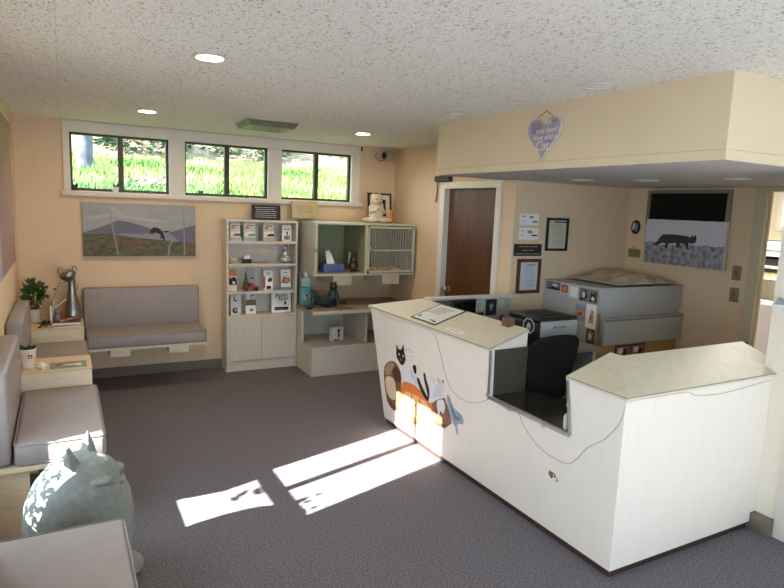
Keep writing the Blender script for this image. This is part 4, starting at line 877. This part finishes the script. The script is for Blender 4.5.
# painted cats on the front panel
def smooth_loop(p, n=2):
    for _ in range(n):
        q = []
        for a, b in zip(p, p[1:]+p[:1]): q += [(a[0]*.78+b[0]*.22, a[1]*.78+b[1]*.22), (a[0]*.22+b[0]*.78, a[1]*.22+b[1]*.78)]
        p = q
    return p
PALEC = mat('off_white_paint', (222, 220, 220), .6, var=.05, scale=40); DKB = mat('dark_brown_paint', (84, 58, 42), .6, var=.2); POR = mat('sunlit_orange_paint', (240, 190, 130), .6, var=.12, scale=30)
MU = [(PALEC, [(4.011,.534),(3.953,.549),(3.851,.534),(3.797,.494),(3.744,.469),(3.741,.43),(3.815,.409),(3.932,.403),(4.014,.401),(4.021,.49)]),
 (LGREY, [(3.90,.53),(3.86,.51),(3.80,.47),(3.76,.45),(3.80,.43),(3.87,.46)]),
 (BROWN, [(4.321,.413),(4.28,.474),(4.18,.523),(4.093,.514),(4.033,.466),(4.014,.408),(4.02,.308),(3.982,.193),(4.033,.134),(4.146,.112),(4.239,.156),(4.294,.272)]),
 (mat('tan_paint', (176, 140, 106), .6, var=.2, scale=40), [(4.30,.42),(4.26,.47),(4.18,.515),(4.13,.49),(4.18,.44),(4.20,.39),(4.29,.37)]),
 (DKB, [(4.174,.45),(4.12,.493),(4.038,.458),(4.02,.378),(4.109,.361),(4.155,.398)]),
 (CREAM, [(4.292,.361),(4.169,.387),(4.108,.354),(4.082,.211),(4.168,.192),(4.261,.237)]),  # log's cream middle: sunlit patch put in as colour
 (DKB, [(4.06,.16),(4.03,.14),(4.14,.115),(4.23,.158),(4.25,.20),(4.15,.165)]),
 (ORANGE, [(4.0,.398),(3.842,.421),(3.713,.398),(3.612,.349),(3.531,.362),(3.538,.256),(3.618,.15),(3.765,.126),(3.925,.155),(3.993,.218),(4.021,.322)]),
 (POR, [(3.95,.33),(3.80,.345),(3.66,.34),(3.57,.30),(3.60,.19),(3.75,.16),(3.90,.19),(3.96,.25)]),  # pumpkin's pale middle: sunlight painted into the orange
 (ORANGE, [(3.86,.345),(3.84,.345),(3.83,.25),(3.85,.16),(3.87,.16),(3.85,.25)]), (ORANGE, [(3.74,.345),(3.72,.345),(3.70,.25),(3.72,.155),(3.74,.155),(3.72,.25)]),
 (DKB, ellp(3.79, .262, .012, .014, 8)), (DKB, ellp(3.67, .272, .012, .014, 8)), (DKB, [(3.76,.232),(3.74,.236),(3.73,.222),(3.75,.218)]),
 (PALEC, [(3.676,.527),(3.582,.546),(3.491,.551),(3.399,.502),(3.393,.442),(3.521,.377),(3.588,.344),(3.654,.415)]),
 (LGREY, [(3.50,.52),(3.42,.49),(3.42,.45),(3.50,.41),(3.56,.40),(3.53,.46)]),
 (BROWN, [(3.553,.355),(3.478,.406),(3.393,.442),(3.322,.365),(3.293,.288),(3.373,.223),(3.482,.198),(3.551,.252)]),
 (DKB, [(3.54,.26),(3.48,.205),(3.38,.228),(3.31,.285),(3.37,.25),(3.47,.235)]),
 (PALEC, [(3.495,.392),(3.409,.431),(3.376,.373),(3.403,.314),(3.438,.34),(3.456,.283),(3.483,.338)]),
 (GREYB, [(3.375,.478),(3.332,.473),(3.283,.402),(3.164,.387),(3.15,.328),(3.203,.319),(3.251,.278),(3.295,.312),(3.35,.393)]), (GREYB, [(3.262,.31),(3.232,.32),(3.206,.236),(3.221,.23)]), (mat('slate_paint', (104, 122, 134), .6, var=.3, scale=50), [(3.33,.43),(3.31,.42),(3.25,.36),(3.18,.35),(3.21,.335),(3.27,.33)]),
 (CREAM, [(3.497,.56),(3.465,.552),(3.426,.567),(3.397,.528),(3.432,.505),(3.477,.518)]), (BROWN, [(3.497,.56),(3.480,.556),(3.478,.53)]), (BROWN, [(3.426,.567),(3.410,.548),(3.440,.545)])]
MU = [(m, smooth_loop(p) if len(p) > 4 and len(p) != 8 else p) for m, p in MU]
MU += [(INK, [(4.12,.669),(4.105,.665),(4.081,.638),(4.034,.644),(4.010,.688),(4.000,.686),(3.988,.64),(3.968,.605),(3.958,.582),(3.975,.55),(3.997,.527),(4.022,.522),(4.044,.529),(4.075,.548),(4.097,.562),(4.112,.59),(4.115,.607),(4.112,.637)]),
 (LGREY, ellp(4.065, .60, .012, .01, 8)), (LGREY, ellp(4.0, .60, .012, .01, 8)), (BROWN, ellp(4.03, .565, .02, .012, 8)),
 (INK, smooth_loop([(3.854,.563),(3.799,.579),(3.785,.511),(3.818,.509)], 1)), (INK, smooth_loop([(3.788,.483),(3.751,.491),(3.691,.431),(3.595,.368),(3.611,.343),(3.713,.391)])), (INK, smooth_loop([(3.692,.546),(3.666,.553),(3.65,.514),(3.592,.446),(3.591,.382),(3.607,.348),(3.622,.412),(3.672,.489)]))]
for y, z in ((3.925,.162),(3.857,.143),(3.791,.137),(3.728,.139),(3.666,.147),(3.62,.16)): MU.append((mat('rust_paint', (190, 110, 80), .6, var=.15), ellp(y, z-.012, .03, .016, 10)))
for y, z in ((3.954,.665),(3.903,.677),(3.868,.664),(3.872,.63)): MU.append((GREYINK, ellp(y, z, .007, .007, 8)))
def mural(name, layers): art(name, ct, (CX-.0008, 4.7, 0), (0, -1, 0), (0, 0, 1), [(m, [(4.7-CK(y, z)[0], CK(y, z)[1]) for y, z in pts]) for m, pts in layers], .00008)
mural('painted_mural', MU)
mural('painted_kitten', [(BROWN, [(2.332,.351),(2.325,.346),(2.309,.345),(2.291,.344),(2.282,.333),(2.291,.322),(2.306,.319),(2.309,.305),(2.317,.312),(2.341,.321)]), (BROWN, [(2.286,.330),(2.268,.324),(2.266,.307),(2.287,.302),(2.287,.306),(2.273,.311),(2.274,.32),(2.29,.325)]), (INK, ellp(2.318, .314, .006, .006, 8)), (CREAM, ellp(2.30, .333, .006, .006, 8))])
# things lying on the sloped ledge
def onl(x, y, h=.001): return Vector((x, y, f_+(x-LX0)/(LX1-LX0)*(i_-f_)+h))
def sheet_on_ledge(name, label, cat, x0, y0, x1, y1, m, layers):
    t = thing(name, label, cat, onl((x0+x1)/2, (y0+y1)/2))
    MB().poly([onl(x0, y1), onl(x0, y0), onl(x1, y0), onl(x1, y1)], (0, 0, .003)).build('sheet', m, t)
    O = onl(x0, y1, .0045); art('print', t, O, onl(x0, y0, .0045)-O, onl(x1, y1, .0045)-O, layers, .0004); return t
sheet_on_ledge('framed_notice', 'white notice with a black border lying on the counter ledge', 'notice', 2.303, 3.53, 2.579, 3.876, BLACK, [(PAPER, rect(.05, .05, .95, .95)), (INK, rect(.12, .14, .2, .24)), (INK, rect(.76, .1, .86, .16)), (INK, rect(.62, .13, .74, .17))]+[(GREYINK, r) for r in scrawl(.2, .8, .85, .02, 7, .08, 21)])
sheet_on_ledge('paper_strip', 'small white label strip on the counter ledge', 'label', 2.303, 3.205, 2.337, 3.40, PAPER, [(GREYINK, rect(.15, .4, .8, .55))])
t = thing('wood_block', 'small brown wooden block at the inner edge of ledge', 'wood block', onl(2.55, 3.04))
MB().box(2.533, 3.00, i_-.018, 2.582, 3.078, i_+.044, .004).build('block', mat('brown_block', (104, 70, 48), .6, var=.2, scale=40), t, True)
tag(MB().box(2.44, 2.859, .93, 2.565, 2.862, .945).build('ledge_label', PAPER), 'white label strip on the end of the ledge above notch', 'label')
tag(MB().box(CX-.004, 2.925, .735, CX, 2.955, .75, .001).build('counter_sticker', OFFW), 'tiny white sticker on the counter front near notch', 'sticker')

# ================================================================ WORKSTATION BEHIND THE COUNTER
t = thing('partition_screen', 'grey desk partition with pale cap pinned with photos and notes', 'partition', (3.05, 4.11, 0))
MB().box(2.60, 4.10, 0, 3.46, 4.13, 1.025).build('panel', PARTN, t); MB().box(2.575, 4.03, 1.025, 3.54, 4.132, 1.045, .003).build('cap', mat('pale_cap', (206, 206, 198), .5, var=.02), t, True)
for nm, x0, z0_, x1, z1_, m, ly in (('pinned_photo', 2.995, .89, 3.06, .985, LGREY, [(INK, [(.1, .1), (.5, .9), (.9, .1)])]), ('pinned_note', 3.08, .915, 3.165, 1.00, mat('pale_green_note', (196, 206, 176), .7), [(GREYINK, rect(.3, .3, .7, .7)), (PAPER, rect(.4, .4, .6, .6))]),
        ('pinned_photo', 3.19, .865, 3.305, 1.005, INK, [(GREYINK, ellp(.5, .6, .2, .14)), (LGREY, rect(.46, .3, .54, .5))]), ('pinned_note', 3.32, .93, 3.39, 1.0, mat('pale_green_note', (0, 0, 0)), [(LGREY, rect(.2, .5, .8, .56))]), ('pinned_photo', 3.08, .84, 3.17, .895, INK, [(GREYINK, rect(.2, .2, .8, .4))])):
    q_ = box(nm, m, x0, 4.097, z0_, x1, 4.10, z1_, t); art('print', t, (x0, 4.0965, z0_), (x1-x0, 0, 0), (0, 0, z1_-z0_), ly, .0003)
t = thing('desk', 'dim grey work desk behind the reception counter', 'desk', (3.2, 3.6, 0))
MB().box(2.60, 3.26, .70, 3.70, 4.095, .73, .003).build('desktop', mat('desk_laminate', (150, 144, 132), .4, var=.04), t, True)
for x in (2.63, 3.66): box('leg', PARTN, x, 3.30, 0, x+.03, 4.06, .70, t)
t = thing('monitor', 'black computer monitor behind the counter ledge', 'monitor', (2.80, 3.78, .73))
MB().box(2.61, 3.78, .80, 2.86, 3.81, 1.07, .006, rot=((2.73, 3.78, .9), 'Z', .12)).build('housing', BLACK, t, True); MB().box(2.72, 3.80, .74, 2.78, 3.83, .88).build('neck', BLACK, t); MB().box(2.65, 3.74, .73, 2.85, 3.88, .742, .003).build('base', BLACK, t, True)
MB().box(2.622, 3.777, .815, 2.848, 3.78, 1.058, rot=((2.73, 3.78, .9), 'Z', .12)).build('screen', mat('dark_screen', (14, 14, 16), .12), t)
tag(MB().lathe([(.030, 0), (.032, .03), (.028, .14), (.020, .20), (0, .21)], (3.09, 3.75, .73), 18).build('desk_telephone_handset', BLACK, None, True), 'black upright handset on the desk left of the printer', 'telephone')
t = thing('printer', 'black and pale grey laser printer behind the counter', 'printer', (3.27, 3.47, .73))
MB().box(3.075, 3.30, .731, 3.455, 3.66, .945, .012, 3).build('body', BLACK, t, True); MB().box(3.075, 3.30, .945, 3.455, 3.66, .99, .012, 3).build('top_cover', BLACK, t, True)
MB().box(3.15, 3.36, .985, 3.38, 3.56, .994).build('paper_tray', mat('printer_recess', (12, 12, 13), .6), t)
MB().box(3.085, 3.285, .845, 3.45, 3.302, .962, .006).build('front_panel', mat('printer_pale_grey', (176, 184, 192), .4, var=.02), t, True); MB().box(3.085, 3.285, .735, 3.45, 3.302, .838, .006).build('paper_drawer', mat('printer_pale_grey', (0, 0, 0)), t, True)
art('lettering', t, (3.235, 3.2848, .907), (.10, 0, 0), (0, 0, .018), [(GREYINK, rect(0, .1, 1, .8))]); MB().lathe([(.008, 0), (.008, .002)], (3.215, 3.2845, .915), 12, (0, -1, 0)).build('badge', INK, t)
art('side_sticker', t, (3.0745, 3.485, .855), (0, -.14, 0), (0, 0, .115), [(LGREY, [(.05, .3), (.05, .7), (.3, 1), (.7, 1), (.95, .7), (.95, .3), (.7, 0), (.3, 0)]), (INK, [(.12, .34), (.12, .66), (.34, .92), (.66, .92), (.88, .66), (.88, .34), (.66, .08), (.34, .08)]), (LGREY, [(.3, .2), (.36, .55), (.5, .75), (.66, .6), (.66, .3), (.5, .4)])], .0003)
# office chair
t = thing('office_chair', 'black rounded office chair behind the counter notch', 'chair', (2.94, 2.74, 0))
pr = smooth_loop([(2.69, .44), (2.685, .78), (2.72, .865), (2.85, .918), (3.02, .928), (3.13, .925), (3.16, .89), (3.145, .78), (3.10, .60), (3.06, .44)], 2)
bk = MB().poly([(x, 2.99-.5*(x-2.935)**2, z) for x, z in pr], (0, .06, 0)).build('backrest', BLACKF, t, True, 1.2)
bm_ = bk.modifiers.new('b', 'BEVEL'); bm_.width = .02; bm_.segments = 3
MB().box(2.70, 2.48, .42, 3.17, 2.95, .50, .035, 4).build('seat', BLACKF, t, True, 1.2)
MB().cyl((2.935, 2.72, .10), (2.935, 2.72, .42), .03).build('column', BLACK, t, True)
MB().tube([(2.935, 2.90, .41), (2.935, 3.06, .43), (2.935, 3.07, .60)], .02, 8).build('back_bar', BLACK, t, True)
for k in range(5):
    a = k*2*PI/5+.3; e = (2.935+.26*math.cos(a), 2.72+.26*math.sin(a)); lg = MB().tube([(2.935, 2.72, .11), (*e, .065)], [.025, .018], 8).build('leg', BLACK, t, True)
    MB().ell((*e, .028), .028, None, 2).build('caster', BLACK, t, True)

# filing cabinet block
fc = thing('lateral_file_cabinet', 'grey lateral file cabinet covered with cat photos in the corner', 'file cabinet', (4.38, 3.8, 0))
MB().box(3.87, 3.48, 0, XR-.005, YC-.004, 1.165).build('body', PARTN, fc)
box('flip_door', FILEC, 3.872, 3.455, .955, XR-.008, 3.48, 1.168, fc, .003)
dw = box('drawer', FILEC, 3.90, 3.42, .685, XR-.008, 3.48, .915, fc, .004); box('pull', mat('dark_pull', (120, 122, 124), .4), 3.91, 3.412, .89, XR-.02, 3.42, .908, dw)
box('wood_drawer', TANW, 3.885, 3.465, .06, XR-.01, 3.48, .67, fc); box('edge_strip', TANW, 3.872, 3.462, .06, 3.89, 3.482, .95, fc)
def cabphoto(y1, z0_, y0, z1_, base, ly):
    q_ = box('cat_photo', base, 3.867, y0, z0_, 3.87, y1, z1_, fc); art('print', fc, (3.8665, y1, z0_), (0, -(y1-y0), 0), (0, 0, z1_-z0_), ly, .0003)
BW = mat('grey_photo', (112, 110, 108), .5, var=.5, scale=70)
cabphoto(4.10, 1.085, 3.925, 1.155, BW, [(INK, [(0, 0), (.5, .4), (1, .2), (1, 0)]), (LGREY, ellp(.65, .6, .2, .2))])
cabphoto(3.915, 1.06, 3.82, 1.155, LGREY, [(BROWN, rect(.1, .15, .9, .9)), (ORANGE, ellp(.5, .5, .25, .3))])
cabphoto(3.81, 1.045, 3.705, 1.15, LGREY, [(PAPER, rect(.1, .1, .9, .9))])
cabphoto(3.695, 1.035, 3.59, 1.145, BW, [(INK, [(.2, 0), (.3, .7), (.7, .9), (.9, .3)]), (LGREY, ellp(.5, .5, .16, .25))])
cabphoto(3.585, 1.03, 3.49, 1.145, BW, [(INK, [(.1, .1), (.3, .9), (.5, .6), (.8, .9), (.9, .2)]), (CREAM, ellp(.5, .35, .2, .15))])
cabphoto(3.72, .86, 3.61, 1.0, mat('blue_grey_photo', (140, 146, 160), .5, var=.15, scale=40), [(ORANGE, ellp(.5, .5, .33, .2)), (RED, ellp(.5, .45, .2, .08))])
cabphoto(3.60, .82, 3.49, 1.02, PAPER, [(mat('pink_print', (0, 0, 0)), [(.3, .2), (.5, .8), (.8, .7), (.8, .2)]), (BROWN, [(.35, .4), (.5, .6), (.6, .35)])])
cabphoto(3.58, .69, 3.49, .81, INK, [(BROWN, rect(.1, .1, .9, .9)), (LGREY, ellp(.5, .5, .2, .25))])
for x0, x1 in ((4.10, 4.27), (4.29, 4.47)):
    box('drawer_photo', INK, x0, 3.46, .56, x1, 3.465, .665, fc); art('print', fc, (x0, 3.4595, .56), (x1-x0, 0, 0), (0, 0, .105), [(BROWN, rect(.08, .1, .92, .9)), (LGREY, ellp(.4, .55, .2, .25)), (INK, ellp(.7, .4, .15, .3))], .0003)
# blanket on the cabinet
mb = MB(); nx, ny = 44, 22; g = []
for j in range(ny+1):
    r = []
    for i in range(nx+1):
        u, v = i/nx, j/ny; x = 4.10+u*.79; y = 3.49+v*.60
        e = min(u, 1-u)*5; e2 = min(v, 1-v)*5; k = min(1, e)*min(1, e2)
        h = .012+.06*k*(.55+.5*math.exp(-((u-.5)/.22)**2)+.5*mnoise.noise((u*5, v*4, 2))+.5*mnoise.noise((u*12, v*7, 1)))
        r.append(mb.bm.verts.new((x, y+.012*mnoise.noise((u*9, v*3, 7)), 1.171+max(.004, h))))
    g.append(r)
for j in range(ny):
    for i in range(nx): mb.bm.faces.new((g[j][i], g[j][i+1], g[j+1][i+1], g[j+1][i]))
BL = mat('cream_printed_blanket', (196, 180, 152), .95, var=.25, scale=9)
o = tag(mb.build('folded_blanket', BL, None, True, 3), 'rumpled cream blanket lying on top of the file cabinet', 'blanket')
sd = o.modifiers.new('s', 'SOLIDIFY'); sd.thickness = .006; sd.offset = 1
# sill plants
def sill_pot(x, r, h, potm, n, leafm, label, L=.05):
    t = thing('sill_plant', label, 'plant', (x, YB-.012, 1.803), 'little plants on the window sill')
    MB().lathe([(r*.75, 0), (r*.8, .003), (r, h), (r*.86, h), (r*.8, h*.85), (0, h*.84)], (x, YB-.012, 1.803), 16).build('pot', potm, t, True)
    if n:
        mb = MB()
        for i in range(n):
            a = random.uniform(0, 2*PI); mb.leaf((x+r*.4*math.cos(a), YB-.012+r*.4*math.sin(a), 1.803+h*.8), (math.cos(a)*.6, math.sin(a)*.6, 1), L*random.uniform(.6, 1), .016)
        mb.build('foliage', leafm, t)
sill_pot(.108, .026, .045, mat('dark_pot', (54, 60, 44), .5), 14, DGREEN, 'dark little potted plant at the left end of window sill', .04)
sill_pot(.45, .028, .05, CERAM, 12, GREEN, 'little spiky plant in white pot on the sill of leftmost window', .06)
sill_pot(.737, .024, .024, mat('olive_pot', (100, 110, 62), .5), 8, GREEN, 'tiny olive pot on the sill right of the white pot', .02)
sill_pot(1.232, .026, .05, mat('green_pot', (70, 96, 60), .5), 10, DGREEN, 'small round green pot on the sill of the middle window', .02)
sill_pot(1.70, .02, .02, mat('dark_pot', (0, 0, 0)), 0, GREEN, 'tiny dark pot on the sill right half of middle window')

# ================================================================ OFFICE BEYOND THE RIGHT DOORWAY
OW = mat('office_cream_wall', (224, 214, 190), .7, var=.02)
struct(box('floor_office', CARPET, 5.02, 1.0, -.1, 8.4, 6.5, 0))
mb = MB(); wy0, wy1, wz0, wz1 = 3.2, 4.46, 1.72, 2.25
mb.box(8.2, 1.0, 0, 8.3, 6.0, wz0); mb.box(8.2, 1.0, wz1, 8.3, 6.0, ZC); mb.box(8.2, 1.0, wz0, 8.3, wy0, wz1); mb.box(8.2, wy1, wz0, 8.3, 6.0, wz1)
struct(mb.build('wall_office_far', OW)); struct(box('wall_office_left', OW, 5.01, 6.0, 0, 8.3, 6.1, ZC)); struct(box('wall_office_near', OW, 5.01, .9, 0, 8.3, 1.0, ZC))
mb = MB(); mb.box(8.17, wy0-.07, wz0-.06, 8.2, wy1+.07, wz0); mb.box(8.17, wy0-.07, wz1, 8.2, wy1+.07, wz1+.07); mb.box(8.17, wy1, wz0, 8.2, wy1+.07, wz1); mb.box(8.17, wy0-.07, wz0, 8.2, wy0, wz1)
struct(mb.build('trim_office_window', WHITE)); struct(MB().box(8.24, wy0, wz0, 8.244, wy1, wz1).build('window_6', GLASS))
struct(box('ground_side', mat('outdoor_paving', (0, 0, 0)), 8.35, -2.3, -.2, 14, 10, -.06))
shrub(10.6, 4.9, -.05, 1.6, 1.8, 'green tree canopy outside the office window', m=GREEN, n=900, L=.35)
t = thing('storage_shelf', 'white open shelf unit seen through the right doorway', 'shelf', (7.2, 3.75, 0))
mb = MB(); mb.box(7.0, 3.1, 0, 7.4, 3.13, 1.39); mb.box(7.0, 4.32, 0, 7.4, 4.35, 1.39); mb.box(7.38, 3.13, 0, 7.4, 4.32, 1.39); mb.build('carcass', WHITE, t)
for z in (.85, 1.12, 1.25, 1.385): box('shelf', WHITE, 6.99, 3.1, z, 7.4, 4.35, z+.025, t)
tag(MB().box(7.02, 3.5, 1.276, 7.3, 4.2, 1.36, .01).build('black_binder', BLACK), 'black flat equipment on the office shelf unit', 'equipment')
tag(MB().box(7.02, 3.6, 1.146, 7.3, 4.15, 1.20, .01).build('paper_stack', mat('yellowed_paper', (206, 196, 150), .7, var=.15, scale=40)), 'stack of papers on the office shelf unit', 'papers')
t = thing('monitor', 'pale blue lit computer screen on the office shelf unit', 'monitor', (7.15, 3.9, 1.41))
MB().box(7.12, 3.55, 1.44, 7.15, 4.02, 1.56, .004).build('housing', BLACK, t); MB().box(7.13, 3.75, 1.41, 7.2, 3.85, 1.45).build('base', BLACK, t)
MB().box(7.117, 3.56, 1.45, 7.12, 4.01, 1.55).build('screen', mat('lit_screen', (120, 190, 210), .3, emit=(130, 200, 220), estr=1.0), t)
tag(MB().box(6.2, 2.9, 0, 6.7, 3.5, .95, .02).build('office_cabinet', mat('pale_lilac_cabinet', (206, 196, 196), .5, var=.03)), 'pale low cabinet seen through the right doorway', 'cabinet')

# ================================================================ LIGHT, SKY, CAMERA
w = bpy.data.worlds.new('sky'); SC.world = w; w.use_nodes = True
bg = w.node_tree.nodes['Background']; bg.inputs[0].default_value = (.64, .83, 1.0, 1); bg.inputs[1].default_value = 3.3
sun = bpy.data.lights.new('sun', 'SUN'); sun.energy = 20; sun.angle = .009; sun.color = (1, .97, .92)
so = bpy.data.objects.new('sun', sun); COL.objects.link(so)
so.rotation_euler = Vector((1, .29, -.6)).to_track_quat('-Z', 'Y').to_euler(); so.location = (-6, -2, 5)
def portal(loc, sx, sy, dirv):
    l = bpy.data.lights.new('daylight_portal', 'AREA'); l.shape = 'RECTANGLE'; l.size = sx; l.size_y = sy; l.cycles.is_portal = True
    o = bpy.data.objects.new('daylight_portal', l); COL.objects.link(o); o.location = loc; o.rotation_euler = Vector(dirv).to_track_quat('-Z', 'Z' if abs(dirv[2]) < .5 else 'Y').to_euler()
portal((1.47, YR-.12, 1.5), 3.7, 1.5, (0, 1, 0))
portal((XL-.10, 2.9, 1.06), .75, 1.8, (1, 0, 0))
portal((XL-.10, -.8, 1.17), 2.45, 2.2, (1, 0, 0))
portal((1.5, YB+.14, 2.07), 2.85, .54, (0, -1, 0))
portal((8.32, 3.83, 1.98), 1.26, .53, (-1, 0, 0))
def lamp(x, y, z, e, col=(1, .84, .66), r=.06):
    l = bpy.data.lights.new('office_fill_lamp', 'AREA'); l.shape = 'DISK'; l.size = 2*r; l.energy = e; l.color = col
    o = bpy.data.objects.new('office_fill_lamp', l); COL.objects.link(o); o.location = (x, y, z-.012)
lamp(6.6, 3.4, ZC, 36, (1, .95, .85), .2)  # added area lamp without a fitting, brightens the office beyond the doorway
cam = bpy.data.cameras.new('camera'); co = bpy.data.objects.new('camera', cam); COL.objects.link(co)
cam.sensor_width = 36; cam.lens = 36*599.59/784; cam.clip_start = .02
y_, p_, r_ = [math.radians(v) for v in (28.8516, 8.1218, 2.2484)]
Fv = Vector((math.sin(y_)*math.cos(p_), math.cos(y_)*math.cos(p_), -math.sin(p_))); rv = Vector((math.cos(y_), -math.sin(y_), 0)); uv = rv.cross(Fv)
Rv = rv*math.cos(r_)+uv*math.sin(r_); Uv = -rv*math.sin(r_)+uv*math.cos(r_)
co.matrix_world = Matrix.Translation((0, 0, 1.753)) @ Matrix((Rv, Uv, -Fv)).transposed().to_4x4()
SC.camera = co
vs = SC.view_settings; vs.view_transform = 'Standard'; vs.look = 'None'; vs.exposure = 1.5; vs.gamma = 1; vs.use_curve_mapping = False
SC.cycles.use_denoising = True; SC.cycles.max_bounces = 12; SC.cycles.diffuse_bounces = 8; SC.cycles.transparent_max_bounces = 16
SC.cycles.sample_clamp_indirect = 8; SC.cycles.caustics_reflective = False; SC.cycles.caustics_refractive = False
